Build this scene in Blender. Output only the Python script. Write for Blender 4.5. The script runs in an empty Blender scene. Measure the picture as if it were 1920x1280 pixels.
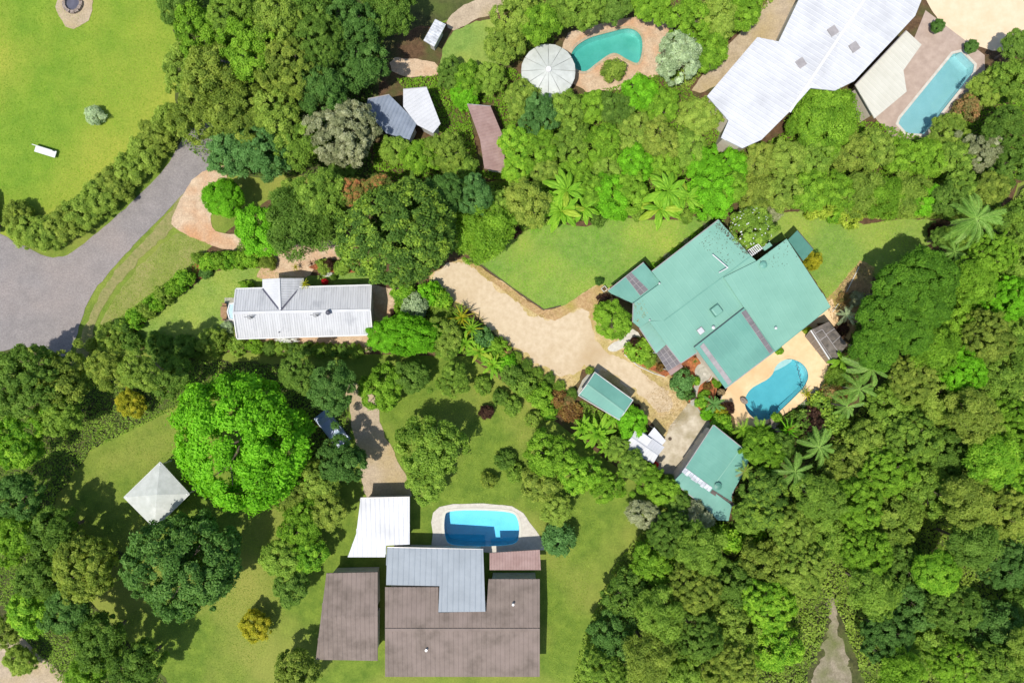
import bpy, bmesh, math, random
import numpy as np
from mathutils import Vector, Matrix
from mathutils.noise import noise as pnoise

# ------------------------------------------------------------------ camera, sky, sun, exposure
C = bpy.context.scene.collection
SC = bpy.context.scene
H = 77.0          # height of the drone above the ground, metres
S = 0.06          # metres on the ground per pixel of the 1920 px wide photograph
cam_d = bpy.data.cameras.new('camera')
cam = bpy.data.objects.new('camera', cam_d); C.objects.link(cam)
cam.location = (0, 0, H)
cam_d.sensor_width = 36.0
cam_d.lens = 36.0 * H / (1920 * S)
cam_d.clip_start = 1.0; cam_d.clip_end = 3000.0
SC.camera = cam

SUN = Vector((0.27, 0.33, -1.0)).normalized()      # the way the light travels
world = bpy.data.worlds.new('World'); SC.world = world
world.use_nodes = True
wn = world.node_tree.nodes; wl = world.node_tree.links
sky = wn.new('ShaderNodeTexSky'); sky.sky_type = 'NISHITA'; sky.sun_disc = False
sky.sun_elevation = math.asin(-SUN.z)
sky.sun_rotation = math.atan2(-SUN.x, -SUN.y) % (2 * math.pi)
wl.new(sky.outputs[0], wn['Background'].inputs[0])
wn['Background'].inputs[1].default_value = 0.15
sun_d = bpy.data.lights.new('sun', 'SUN'); sun_d.energy = 4.4; sun_d.angle = math.radians(0.5)
sun_d.color = (1.0, 0.95, 0.87)
sun = bpy.data.objects.new('sun', sun_d); C.objects.link(sun)
sun.location = (-30, -40, 110)
sun.rotation_euler = SUN.to_track_quat('-Z', 'Y').to_euler()
vs = SC.view_settings
vs.view_transform = 'Standard'; vs.look = 'None'; vs.gamma = 1.0; vs.use_curve_mapping = False
vs.exposure = 0.28

RNG = random.Random(7)

# ------------------------------------------------------------------ helpers
def W(px, py, z=0.0):
    k = S * (H - z) / H
    return Vector(((px - 960) * k, (640 - py) * k, z))

def tag(o, label=None, cat=None, group=None, kind=None):
    if label: o['label'] = label
    if cat: o['category'] = cat
    if group: o['group'] = group
    if kind: o['kind'] = kind
    return o

def link(name, me, mat=None, parent=None):
    o = bpy.data.objects.new(name, me); C.objects.link(o)
    if mat is not None and me is not None and len(me.materials) == 0: me.materials.append(mat)
    if parent is not None: o.parent = parent
    return o

def empty(name, loc, rz=0.0):
    o = bpy.data.objects.new(name, None); C.objects.link(o)
    o.location = loc; o.rotation_euler = (0, 0, rz); o.empty_display_size = 0.3
    return o

def rel(parent, pts):
    if parent is None: return [Vector(p) for p in pts]
    m = Matrix(); q = parent
    while q is not None: m = q.matrix_basis @ m; q = q.parent
    inv = m.inverted()
    return [inv @ Vector(p) for p in pts]

class MB:
    """collects faces in world coordinates, then links them as one mesh"""
    def __init__(s): s.v = []; s.f = []
    def face(s, pts):
        n = len(s.v); s.v += [Vector(p) for p in pts]; s.f.append(tuple(range(n, n + len(pts)))); return s
    def prism(s, top, bot):
        n = len(s.v); k = len(top)
        s.v += [Vector(p) for p in top] + [Vector(p) for p in bot]
        s.f.append(tuple(range(n, n + k))); s.f.append(tuple(range(n + 2 * k - 1, n + k - 1, -1)))
        for i in range(k):
            j = (i + 1) % k
            s.f.append((n + i, n + k + i, n + k + j, n + j))
        return s
    def slab(s, top, t):
        return s.prism(top, [Vector(p) - Vector((0, 0, t)) for p in top])
    def box(s, c, sx, sy, z0, z1, rz=0.0):
        ca, sa = math.cos(rz), math.sin(rz)
        P = [(-sx / 2, -sy / 2), (sx / 2, -sy / 2), (sx / 2, sy / 2), (-sx / 2, sy / 2)]
        Q = [(c[0] + x * ca - y * sa, c[1] + x * sa + y * ca) for x, y in P]
        return s.prism([(x, y, z1) for x, y in Q], [(x, y, z0) for x, y in Q])
    def bar(s, a, b, w, h=None):
        a, b = Vector(a), Vector(b); h = h or w
        d = (b - a).normalized()
        u = d.cross(Vector((0, 0, 1)))
        if u.length < 1e-4: u = Vector((1, 0, 0))
        u.normalize(); v = u.cross(d).normalized()
        u = u * w / 2; v = v * h / 2
        A = [a - u - v, a + u - v, a + u + v, a - u + v]; B = [p + (b - a) for p in A]
        return s.prism(A, B)
    def tube(s, a, b, r0, r1=None, n=8, caps=True):
        a, b = Vector(a), Vector(b); r1 = r0 if r1 is None else r1
        d = (b - a).normalized(); u = d.orthogonal().normalized(); v = d.cross(u)
        k = len(s.v)
        for p, r in ((a, r0), (b, r1)):
            for i in range(n):
                t = 2 * math.pi * i / n
                s.v.append(p + (u * math.cos(t) + v * math.sin(t)) * r)
        for i in range(n):
            j = (i + 1) % n
            s.f.append((k + i, k + j, k + n + j, k + n + i))
        if caps:
            s.f.append(tuple(range(k + n - 1, k - 1, -1))); s.f.append(tuple(range(k + n, k + 2 * n)))
        return s
    def build(s, name, mat, parent=None, fix=True):
        me = bpy.data.meshes.new(name)
        me.from_pydata([tuple(p) for p in rel(parent, s.v)], [], s.f)
        if fix:
            bm = bmesh.new(); bm.from_mesh(me); bmesh.ops.recalc_face_normals(bm, faces=bm.faces); bm.to_mesh(me); bm.free()
        me.update()
        return link(name, me, mat, parent)

def smooth(pts, n=6):
    """closed Catmull-Rom through pixel points"""
    out = []; k = len(pts)
    for i in range(k):
        p0, p1, p2, p3 = (pts[(i + d) % k] for d in (-1, 0, 1, 2))
        for j in range(n):
            t = j / n
            out.append(tuple(0.5 * ((2 * b) + (c - a) * t + (2 * a - 5 * b + 4 * c - d) * t * t + (3 * b - a - 3 * c + d) * t ** 3)
                             for a, b, c, d in zip(p0, p1, p2, p3)))
    return out

def jag(wpts, step, amp, seed=0.0):
    """cut the edges of a world polygon into short runs and unsettle them"""
    out = []; k = len(wpts)
    for i in range(k):
        a, b = Vector(wpts[i]), Vector(wpts[(i + 1) % k])
        n = max(1, int((b - a).length / step))
        for j in range(n):
            p = a.lerp(b, j / n)
            q = p * 0.9
            p = p + Vector((pnoise((q.x, q.y, seed)) + .5 * pnoise((q.x * 3.1, q.y * 3.1, seed)), pnoise((q.x, q.y, seed + 9.3)) + .5 * pnoise((q.x * 3.1, q.y * 3.1, seed + 5)), 0)) * amp
            out.append(p)
    return out

def fill(name, outer, holes, mat, parent=None):
    bm = bmesh.new(); ed = []
    for loop in [outer] + list(holes):
        vs_ = [bm.verts.new(p) for p in loop]
        for i in range(len(vs_)):
            ed.append(bm.edges.new((vs_[i], vs_[(i + 1) % len(vs_)])))
    bmesh.ops.triangle_fill(bm, use_beauty=True, edges=ed)
    for f in bm.faces:
        if f.normal.z < 0: f.normal_flip()
    me = bpy.data.meshes.new(name); bm.to_mesh(me); bm.free()
    return link(name, me, mat, parent)

def sheet(name, px, z, mat, sm=0, step=0.5, amp=0.0, holes=(), kind='structure', seed=0.0):
    """a flat sheet on the ground, outlined in photograph pixels"""
    if sm: px = smooth(px, sm)
    w = [W(x, y, 0) for x, y in px]
    if amp: w = jag(w, step, amp, seed)
    w = [Vector((p.x, p.y, z)) for p in w]
    o = fill(name, w, [[Vector((p.x, p.y, z)) for p in h] for h in holes], mat)
    if kind: o['kind'] = kind
    return o

def inset(w, d):
    n = len(w)
    area = sum(w[i].x * w[(i + 1) % n].y - w[(i + 1) % n].x * w[i].y for i in range(n))
    sg = 1 if area > 0 else -1
    out = []
    for i in range(n):
        a, b, c = w[i - 1], w[i], w[(i + 1) % n]
        e1 = Vector((b.x - a.x, b.y - a.y)).normalized(); e2 = Vector((c.x - b.x, c.y - b.y)).normalized()
        n1 = Vector((-e1.y, e1.x)) * sg; n2 = Vector((-e2.y, e2.x)) * sg
        m = n1 + n2
        k = d / max(0.3, (1 + n1.dot(n2)))
        out.append(Vector((b.x + m.x * k, b.y + m.y * k, b.z)))
    return out

def inside(poly, X, Y):
    P = np.array([(p[0], p[1]) for p in poly]); r = np.zeros(X.shape, bool); n = len(P)
    for i in range(n):
        x1, y1 = P[i]; x2, y2 = P[(i + 1) % n]
        c = ((y1 > Y) != (y2 > Y)) & (X < (x2 - x1) * (Y - y1) / (y2 - y1 + 1e-12) + x1)
        r ^= c
    return r

# ------------------------------------------------------------------ materials
def s2l(c):
    return tuple((x / 255 / 12.92) if x / 255 <= .04045 else ((x / 255 + .055) / 1.055) ** 2.4 for x in c)

MATS = {}
def mat(name, c1, c2=None, scale=1.0, rough=0.7, spec=0.3, c3=None, scale3=0.15, bump=0.0, bscale=30.0, metal=0.0, lo=.35, hi=.65, stretch=None, w3=(.45, .7), detail=6):
    """two tones by a noise, a third by a broader noise, fine relief by a bump"""
    gn = 1.0 if name.startswith(('white', 'pool', 'cream')) else 1.13
    c1, c2, c3 = (tuple(min(.85, x * gn) for x in c) if c else c for c in (c1, c2, c3))
    m = bpy.data.materials.new(name); m.use_nodes = True
    N = m.node_tree.nodes; L = m.node_tree.links; b = N['Principled BSDF']
    b.inputs['Roughness'].default_value = rough; b.inputs['Metallic'].default_value = metal
    b.inputs['Specular IOR Level'].default_value = spec
    MATS[name] = m
    geo = N.new('ShaderNodeNewGeometry'); src = geo.outputs['Position']
    if c2 is None and not bump:
        b.inputs['Base Color'].default_value = (*c1, 1); return m
    if stretch:
        mp = N.new('ShaderNodeMapping'); mp.inputs['Rotation'].default_value = (0, 0, stretch[0]); mp.inputs['Scale'].default_value = (stretch[1], stretch[2], 1)
        L.new(src, mp.inputs[0]); ssrc = mp.outputs[0]
    else: ssrc = src
    if c2 is None: c2 = c1
    no = N.new('ShaderNodeTexNoise'); no.inputs['Scale'].default_value = scale; no.inputs['Detail'].default_value = detail; no.inputs['Roughness'].default_value = .65
    L.new(ssrc, no.inputs['Vector'])
    mr = N.new('ShaderNodeMapRange'); mr.inputs[1].default_value = lo; mr.inputs[2].default_value = hi; L.new(no.outputs[0], mr.inputs[0])
    mx = N.new('ShaderNodeMix'); mx.data_type = 'RGBA'; L.new(mr.outputs[0], mx.inputs[0])
    mx.inputs[6].default_value = (*c1, 1); mx.inputs[7].default_value = (*c2, 1)
    out = mx.outputs[2]
    if c3 is not None:
        n3 = N.new('ShaderNodeTexNoise'); n3.inputs['Scale'].default_value = scale3; n3.inputs['Detail'].default_value = 4
        L.new(src, n3.inputs['Vector'])
        r3 = N.new('ShaderNodeMapRange'); r3.inputs[1].default_value = w3[0]; r3.inputs[2].default_value = w3[1]; L.new(n3.outputs[0], r3.inputs[0])
        m3 = N.new('ShaderNodeMix'); m3.data_type = 'RGBA'; L.new(r3.outputs[0], m3.inputs[0]); L.new(out, m3.inputs[6]); m3.inputs[7].default_value = (*c3, 1)
        out = m3.outputs[2]
    if bump > .3:      # speckle: blades, pebbles, litter
        n4 = N.new('ShaderNodeTexNoise'); n4.inputs['Scale'].default_value = 5.5; n4.inputs['Detail'].default_value = 8; n4.inputs['Roughness'].default_value = .8
        L.new(src, n4.inputs['Vector'])
        r4 = N.new('ShaderNodeMapRange'); r4.inputs[1].default_value = .3; r4.inputs[2].default_value = .7; r4.inputs[3].default_value = .68; r4.inputs[4].default_value = 1.3; L.new(n4.outputs[0], r4.inputs[0])
        hv = N.new('ShaderNodeHueSaturation'); L.new(r4.outputs[0], hv.inputs['Value']); L.new(out, hv.inputs['Color']); out = hv.outputs[0]
    L.new(out, b.inputs['Base Color'])
    if bump:
        nb = N.new('ShaderNodeTexNoise'); nb.inputs['Scale'].default_value = bscale; nb.inputs['Detail'].default_value = 4
        L.new(src, nb.inputs['Vector'])
        bp = N.new('ShaderNodeBump'); bp.inputs['Strength'].default_value = bump; bp.inputs['Distance'].default_value = .05
        L.new(nb.outputs[0], bp.inputs['Height']); L.new(bp.outputs[0], b.inputs['Normal'])
    return m

def leafmat(name, lo, mid, hi, trans=0.42, rough=.6, gain=2.25):
    """foliage: three tones picked leaf by leaf, clump by clump, a little different on each plant"""
    lo, mid, hi = (tuple(min(.85, x * gain) for x in c) for c in (lo, mid, hi))
    m = bpy.data.materials.new('leaf ' + name); m.use_nodes = True
    N = m.node_tree.nodes; L = m.node_tree.links; b = N['Principled BSDF']
    at = N.new('ShaderNodeAttribute'); at.attribute_name = 'tone'
    oi = N.new('ShaderNodeObjectInfo')
    ad = N.new('ShaderNodeMath'); ad.operation = 'MULTIPLY_ADD'; ad.inputs[1].default_value = .24; L.new(oi.outputs['Random'], ad.inputs[0])
    sb = N.new('ShaderNodeMath'); sb.operation = 'SUBTRACT'; L.new(at.outputs['Fac'], sb.inputs[0]); sb.inputs[1].default_value = .12
    L.new(sb.outputs[0], ad.inputs[2])
    cr = N.new('ShaderNodeValToRGB'); e = cr.color_ramp.elements
    e[0].position = .1; e[0].color = (*lo, 1); e[1].position = .9; e[1].color = (*hi, 1)
    x = cr.color_ramp.elements.new(.5); x.color = (*mid, 1)
    L.new(ad.outputs[0], cr.inputs[0])
    L.new(cr.outputs[0], b.inputs['Base Color'])
    b.inputs['Roughness'].default_value = rough; b.inputs['Specular IOR Level'].default_value = .15
    tr = N.new('ShaderNodeBsdfTranslucent')
    hs = N.new('ShaderNodeHueSaturation'); hs.inputs['Hue'].default_value = .485; hs.inputs['Saturation'].default_value = 1.1; hs.inputs['Value'].default_value = 1.5
    L.new(cr.outputs[0], hs.inputs['Color']); L.new(hs.outputs[0], tr.inputs[0])
    ms = N.new('ShaderNodeMixShader'); ms.inputs[0].default_value = trans
    L.new(b.outputs[0], ms.inputs[1]); L.new(tr.outputs[0], ms.inputs[2])
    L.new(ms.outputs[0], N['Material Output'].inputs[0])
    MATS[name] = m
    return m

leafmat('bright', (.056, .118, .008), (.096, .182, .013), (.155, .255, .024), gain=2.0)
leafmat('vivid', (.050, .140, .005), (.078, .205, .007), (.120, .275, .014), gain=2.05)
leafmat('lime', (.060, .145, .010), (.112, .225, .015), (.200, .310, .030), gain=1.9)
leafmat('mid', (.052, .094, .012), (.088, .145, .017), (.138, .200, .030), gain=2.45)
leafmat('dark', (.036, .072, .009), (.058, .106, .014), (.094, .150, .024), gain=2.4)
leafmat('deep', (.030, .068, .012), (.046, .098, .018), (.074, .136, .030), gain=2.4)
leafmat('olive', (.062, .092, .013), (.100, .138, .019), (.158, .192, .033), gain=2.4)
leafmat('mottle', (.036, .074, .012), (.070, .125, .018), (.150, .215, .026))
leafmat('moss', (.068, .110, .015), (.110, .160, .022), (.160, .210, .036), gain=2.35)
leafmat('yellow', (.150, .230, .020), (.250, .340, .032), (.370, .440, .060), gain=1.35)
leafmat('gold', (.130, .150, .008), (.220, .230, .014), (.330, .310, .024), gain=1.6)
leafmat('silver', (.120, .160, .080), (.185, .235, .130), (.270, .320, .200), gain=2.1)
leafmat('grey', (.115, .130, .060), (.180, .195, .100), (.270, .280, .175), gain=1.9)
leafmat('blue', (.034, .082, .018), (.056, .122, .030), (.092, .176, .050))
leafmat('maroon', (.034, .018, .014), (.062, .030, .020), (.095, .055, .030), gain=1.5)
leafmat('croton', (.090, .050, .016), (.180, .095, .028), (.250, .190, .045), gain=1.3)
leafmat('rust', (.060, .075, .020), (.130, .105, .035), (.230, .125, .055))
leafmat('flush', (.045, .075, .014), (.085, .115, .020), (.250, .110, .045))
leafmat('grove', (.034, .085, .007), (.056, .130, .010), (.095, .185, .017), gain=2.0)
leafmat('red',    (.350, .010, .020), (.550, .020, .030), (.650, .060, .060), gain=1.2)
leafmat('white',  (.450, .460, .420), (.650, .660, .620), (.800, .800, .780), gain=1.2)
leafmat('palm',   (.050, .105, .018), (.090, .165, .028), (.160, .240, .060), rough=.35)
leafmat('straw',  (.200, .160, .080), (.320, .250, .130), (.450, .370, .210), gain=1.2)

mat('bark', (.10, .075, .055), (.18, .14, .11), 6, .9)
mat('lawn', (.110, .185, .035), (.160, .235, .050), 1.1, .9, .1, c3=(.230, .270, .052), scale3=.13, bump=.5, bscale=16, w3=(.42, .68))
mat('lawn_rough', (.075, .125, .016), (.135, .190, .026), .7, .9, .1, c3=(.190, .200, .042), scale3=.09, bump=.6, bscale=12, w3=(.45, .7))
mat('lawn_gold', (.105, .185, .018), (.150, .228, .024), .5, .9, .1, c3=(.225, .250, .035), scale3=.07, bump=.5, bscale=12, w3=(.42, .62))
mat('soil', (.060, .036, .020), (.110, .066, .036), 2.0, .95, .1, c3=(.060, .070, .022), scale3=.4, bump=.8, bscale=9)
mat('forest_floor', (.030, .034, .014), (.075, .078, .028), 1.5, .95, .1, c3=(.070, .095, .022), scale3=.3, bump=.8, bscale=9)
mat('red_mulch', (.190, .062, .025), (.340, .125, .050), 5, .95, .1, c3=(.130, .050, .026), scale3=.9, bump=.9, bscale=14)
mat('gravel', (.385, .300, .195), (.450, .365, .250), 1.7, .95, .15, c3=(.335, .245, .140), scale3=.16, bump=.28, bscale=20, w3=(.50, .78))
mat('gravel_worn', (.330, .235, .105), (.480, .370, .210), 2.4, .95, .1, c3=(.290, .230, .075), scale3=.35, bump=.5, bscale=14, w3=(.42, .66))
mat('entry_sand', (.345, .250, .165), (.440, .335, .230), 1.3, .95, .1, c3=(.380, .210, .110), scale3=.3, bump=.5, bscale=18)
mat('dry_edge', (.270, .170, .080), (.370, .255, .125), 2.6, .95, .1, c3=(.260, .210, .055), scale3=.35, bump=.6, bscale=12)
mat('dry_lawn', (.135, .165, .035), (.190, .205, .055), 1.2, .95, .1, c3=(.220, .200, .075), scale3=.2, bump=.5, bscale=14, w3=(.45, .7))
mat('track_dirt', (.150, .130, .085), (.235, .200, .145), 1.2, .95, .1, c3=(.110, .120, .045), scale3=.35, bump=.5, bscale=14)
mat('verge', (.150, .160, .050), (.215, .190, .080), 1.6, .95, .1, bump=.5, bscale=14)
mat('deck_stone', (.520, .375, .215), (.580, .430, .260), 1.6, .8, .2, c3=(.440, .295, .150), scale3=.22, bump=.15, bscale=40)
mat('concrete', (.300, .255, .180), (.420, .368, .280), 1.3, .85, .2, c3=(.215, .180, .100), scale3=.45, bump=.25, bscale=25, w3=(.46, .68))
mat('pale_concrete', (.360, .335, .285), (.450, .425, .370), 2.5, .85, .2, bump=.2, bscale=25)
mat('grey_paving', (.230, .220, .180), (.330, .310, .260), 3, .85, .2, bump=.2, bscale=25)
mat('asphalt', (.165, .150, .143), (.205, .185, .175), .7, .9, .2, c3=(.230, .195, .175), scale3=.1, bump=.35, bscale=30)
mat('sand_path', (.270, .215, .150), (.360, .290, .205), .9, .95, .1, c3=(.300, .230, .120), scale3=.2, bump=.4, bscale=15)
mat('teal_roof', (.135, .280, .215), (.155, .310, .240), .35, .38, .4, c3=(.120, .258, .200), scale3=.16, w3=(.46, .72))
mat('teal_roof_deep', (.095, .235, .185), (.115, .265, .210), .5, .4, .4, c3=(.085, .210, .168), scale3=.3)
mat('teal_dark', (.050, .150, .115), (.065, .175, .135), 1.0, .45, .4)
mat('white_roof', (.390, .395, .405), (.455, .460, .470), 1.0, .55, .35, c3=(.260, .268, .285), scale3=.55, stretch=(0, 3.2, .22), lo=.38, hi=.60, w3=(.56, .82))
mat('white_paint', (.500, .500, .490), (.560, .560, .550), 2, .5, .35)
mat('white_sheet', (.440, .445, .455), (.500, .505, .515), .6, .5, .3, c3=(.340, .345, .355), scale3=.25, w3=(.5, .8))
mat('cream_sheet', (.440, .425, .355), (.490, .475, .405), .6, .6, .3)
mat('wall_cream', (.480, .430, .340), (.540, .490, .400), 2, .85, .2)
mat('wall_grey', (.330, .320, .300), (.420, .410, .390), 1.5, .8, .2)
mat('timber', (.180, .105, .055), (.280, .175, .095), 4, .8, .2)
mat('dark_timber', (.055, .040, .030), (.095, .070, .050), 4, .85, .2)
mat('poly_grey', (.105, .095, .097), (.150, .136, .138), 1.2, .35, .45)
mat('poly_pale', (.210, .195, .190), (.280, .258, .252), 1.4, .35, .45)
mat('poly_dark', (.060, .045, .040), (.100, .075, .065), 1.5, .45, .4)
mat('moss_roof', (.050, .045, .040), (.125, .105, .085), 2.2, .8, .2, c3=(.170, .150, .130), scale3=.6, w3=(.5, .8))
mat('silver_sheet', (.360, .370, .380), (.560, .570, .580), 1.8, .3, .5, metal=.25, lo=.4, hi=.6)
mat('grey_roof', (.200, .225, .245), (.240, .268, .290), .5, .5, .4)
mat('slate_roof', (.110, .135, .175), (.160, .190, .240), .8, .5, .4)
mat('brown_roof', (.110, .086, .070), (.165, .130, .108), .8, .75, .25, c3=(.180, .140, .120), scale3=.2)
mat('pink_roof', (.210, .135, .118), (.270, .185, .165), .9, .8, .2)
mat('stone', (.130, .100, .080), (.260, .215, .180), 5, .9, .2, bump=.6, bscale=12)
mat('pool_tile', (.085, .330, .380), (.105, .365, .415), 1.2, .4, .4)
mat('pool_tile_teal', (.075, .330, .260), (.110, .390, .310), .8, .4, .4)
mat('pool_tile_blue', (.060, .450, .680), (.090, .520, .740), .5, .4, .4)
mat('pool_tile_pale', (.260, .400, .410), (.300, .440, .450), .8, .4, .4)
mat('pool_step', (.280, .440, .430), (.330, .490, .480), 2, .5, .3)
mat('tank_grey', (.330, .345, .315), (.430, .445, .415), 1.2, .6, .3, c3=(.330, .350, .320), scale3=.5)
mat('court', (.480, .370, .240), (.540, .430, .300), .7, .8, .2)
mat('deck_brown', (.270, .205, .165), (.340, .265, .215), 1.2, .8, .2)
mat('black_paint', (.030, .030, .032), (.045, .045, .048), 4, .4, .4)
mat('charcoal', (.055, .055, .075), (.080, .080, .105), 2, .5, .4)
mat('glass', (.30, .42, .46), (.36, .48, .52), 3, .1, .6)
mat('car_paint', (.160, .220, .330), (.190, .250, .360), 2, .25, .5)
mat('terracotta', (.420, .170, .080), (.500, .230, .120), 4, .8, .2)

def water(name, tint, dens):
    m = bpy.data.materials.new(name); m.use_nodes = True
    N = m.node_tree.nodes; L = m.node_tree.links; N.remove(N['Principled BSDF'])
    fr = N.new('ShaderNodeFresnel'); fr.inputs[0].default_value = 1.33
    t = N.new('ShaderNodeBsdfTransparent'); t.inputs[0].default_value = (.97, .99, .99, 1)
    g = N.new('ShaderNodeBsdfGlossy'); g.inputs['Roughness'].default_value = .04
    no = N.new('ShaderNodeTexNoise'); no.inputs['Scale'].default_value = 3.5; no.inputs['Detail'].default_value = 3
    geo = N.new('ShaderNodeNewGeometry'); L.new(geo.outputs['Position'], no.inputs['Vector'])
    bp = N.new('ShaderNodeBump'); bp.inputs['Strength'].default_value = .12; bp.inputs['Distance'].default_value = .03
    L.new(no.outputs[0], bp.inputs['Height']); L.new(bp.outputs[0], g.inputs['Normal'])
    mx = N.new('ShaderNodeMixShader'); L.new(fr.outputs[0], mx.inputs[0]); L.new(t.outputs[0], mx.inputs[1]); L.new(g.outputs[0], mx.inputs[2])
    L.new(mx.outputs[0], N['Material Output'].inputs[0])
    va = N.new('ShaderNodeVolumeAbsorption'); va.inputs[0].default_value = (*tint, 1); va.inputs[1].default_value = dens
    L.new(va.outputs[0], N['Material Output'].inputs['Volume'])
    MATS[name] = m; return m
water('pool_water', (.34, .84, .90), .30)
M = MATS

# ------------------------------------------------------------------ roofs and buildings
class Plane:
    """a pitched roof plane: through a ridge line (pixels, height) falling away at a slope towards a side"""
    def __init__(s, p1, p2, zr, slope, toward):
        s.a = W(*p1, zr); b = W(*p2, zr); s.z = zr; s.s = slope
        s.u = Vector((b.x - s.a.x, b.y - s.a.y)).normalized()
        t = W(*toward, zr); n = Vector((-s.u.y, s.u.x))
        if n.dot(Vector((t.x - s.a.x, t.y - s.a.y))) < 0: n = -n
        s.n = n
    def zat(s, x, y): return s.z - s.s * ((x - s.a.x) * s.n.x + (y - s.a.y) * s.n.y)
    def pt(s, px, lift=0.0):
        z = s.z
        for _ in range(5):
            p = W(px[0], px[1], z); z = s.zat(p.x, p.y)
        p = W(px[0], px[1], z); p.z = z + lift
        return p

def ribs(mb, poly, pl, pitch, hgt=.028, wid=.07, off=0.0, margin=.03):
    uv = [((p.x - pl.a.x) * pl.u.x + (p.y - pl.a.y) * pl.u.y, (p.x - pl.a.x) * pl.n.x + (p.y - pl.a.y) * pl.n.y) for p in poly]
    u0, u1 = min(a for a, _ in uv), max(a for a, _ in uv); n = len(uv)
    u = math.floor(u0 / pitch) * pitch + pitch * .5 + off
    def P(u, v, h):
        x = pl.a.x + pl.u.x * u + pl.n.x * v; y = pl.a.y + pl.u.y * u + pl.n.y * v
        return (x, y, pl.zat(x, y) + h)
    while u < u1:
        c = []
        for i in range(n):
            (a, va), (b, vb) = uv[i], uv[(i + 1) % n]
            if (a > u) != (b > u): c.append(va + (vb - va) * (u - a) / (b - a))
        c.sort()
        for k in range(0, len(c) - 1, 2):
            v0, v1 = c[k] + margin, c[k + 1] - margin
            if v1 - v0 > .15:
                A = [P(u - wid, v0, .002), P(u - wid * .4, v0, hgt), P(u + wid * .4, v0, hgt), P(u + wid, v0, .002)]
                B = [P(u - wid, v1, .002), P(u - wid * .4, v1, hgt), P(u + wid * .4, v1, hgt), P(u + wid, v1, .002)]
                for j in range(3): mb.face([A[j], A[j + 1], B[j + 1], B[j]])
        u += pitch

def roof(name, px, pl, m, parent, thick=.14, rib=.75, label=None, gutter=(), gm='poly_pale', hgt=.006):
    top = [pl.pt(p) for p in px]
    mb = MB().slab(top, thick)
    o = mb.build(name, M[m], parent)
    if rib:
        r = MB(); ribs(r, top, pl, rib, hgt)
        q = r.build('sheet_ribbing', M[m], o, fix=False); tag(q, kind='stuff')
    for i in gutter:
        a, b = top[i], top[(i + 1) % len(top)]
        d = Vector((b.x - a.x, b.y - a.y)).normalized(); nn = Vector((d.y, -d.x, 0))
        cen = sum(top, Vector()) / len(top)
        if nn.dot(a - cen) < 0: nn = -nn
        g = MB().bar(a + nn * .045 - Vector((0, 0, .07)), b + nn * .045 - Vector((0, 0, .07)), .085, .13)
        g.build('gutter', M[gm], o)
    if label: o['label'] = label
    return o, top

def walls(poly, ins, m, parent, drop=.16, name='wall'):
    w = inset(poly, ins)
    return MB().prism([Vector((p.x, p.y, p.z - drop)) for p in w], [Vector((p.x, p.y, -.02)) for p in w]).build(name, M[m], parent)

def skylight(px4, pl, rows, cols, m, parent, frame='poly_pale', gap=.025, lift=.035):
    """px4: corners a,b,c,d; rows run a->d, columns a->b"""
    a, b, c, d = [pl.pt(p, lift) for p in px4]
    f = MB().slab([a, b, c, d], .03).build('skylight', M[frame], parent)
    up = Vector((0, 0, .03))
    for i in range(rows):
        for j in range(cols):
            def Q(s, t): return a.lerp(b, s).lerp(d.lerp(c, s), t) + up
            L1 = max((b - a).length, .1); L2 = max((d - a).length, .1)
            s0, s1 = j / cols + gap / L1, (j + 1) / cols - gap / L1
            t0, t1 = i / rows + gap / L2, (i + 1) / rows - gap / L2
            p = MB().slab([Q(s0, t0), Q(s1, t0), Q(s1, t1), Q(s0, t1)], .028).build('skylight_panel', M[m], f)
    return f


def vent(px, pl, r, h, m, parent, name='roof_vent', cap=True, capm=None):
    p = pl.pt(px); mb = MB().tube(p - Vector((0, 0, .05)), p + Vector((0, 0, h)), r, n=10)
    o = mb.build(name, M[m], parent)
    if cap:
        q = MB().tube(p + Vector((0, 0, h + .02)), p + Vector((0, 0, h + .12)), r * 1.9, r * .6, n=10).build('vent_cap', M[capm or m], o)
    return o

# ---- ground sheet with the four pools cut out
POOL = smooth([(1481, 672.5), (1500, 679), (1511.5, 691), (1515, 706), (1510, 720), (1500, 733), (1477, 756), (1454, 777), (1441, 785.5), (1425, 787), (1410, 781), (1400, 769),
        (1396, 754), (1400, 739), (1410, 727), (1425, 718), (1438, 711), (1448, 701), (1454, 687), (1465, 677)], 5)
POOL_T = smooth([(1080, 88), (1105, 72), (1140, 62), (1178, 54), (1200, 66), (1204, 92), (1196, 118), (1176, 112), (1150, 100), (1120, 118), (1098, 134), (1078, 128), (1070, 108)], 5)
POOL_B = smooth([(845, 958), (900, 956), (955, 960), (970, 972), (973, 1000), (962, 1019), (900, 1023), (848, 1020), (835, 1005), (834, 970)], 4)
POOL_R = [(1802, 98), (1826, 122), (1824, 136), (1732, 252), (1700, 250), (1684, 232), (1688, 222), (1786, 102)]
pools_w = {k: [W(x, y) for x, y in v] for k, v in dict(a=POOL, t=POOL_T, b=POOL_B, r=POOL_R).items()}
g = fill('ground', [Vector((-420, -420, 0)), Vector((420, -420, 0)), Vector((420, 420, 0)), Vector((-420, 420, 0))], pools_w.values(), M['lawn_rough']); tag(g, kind='structure')

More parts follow.
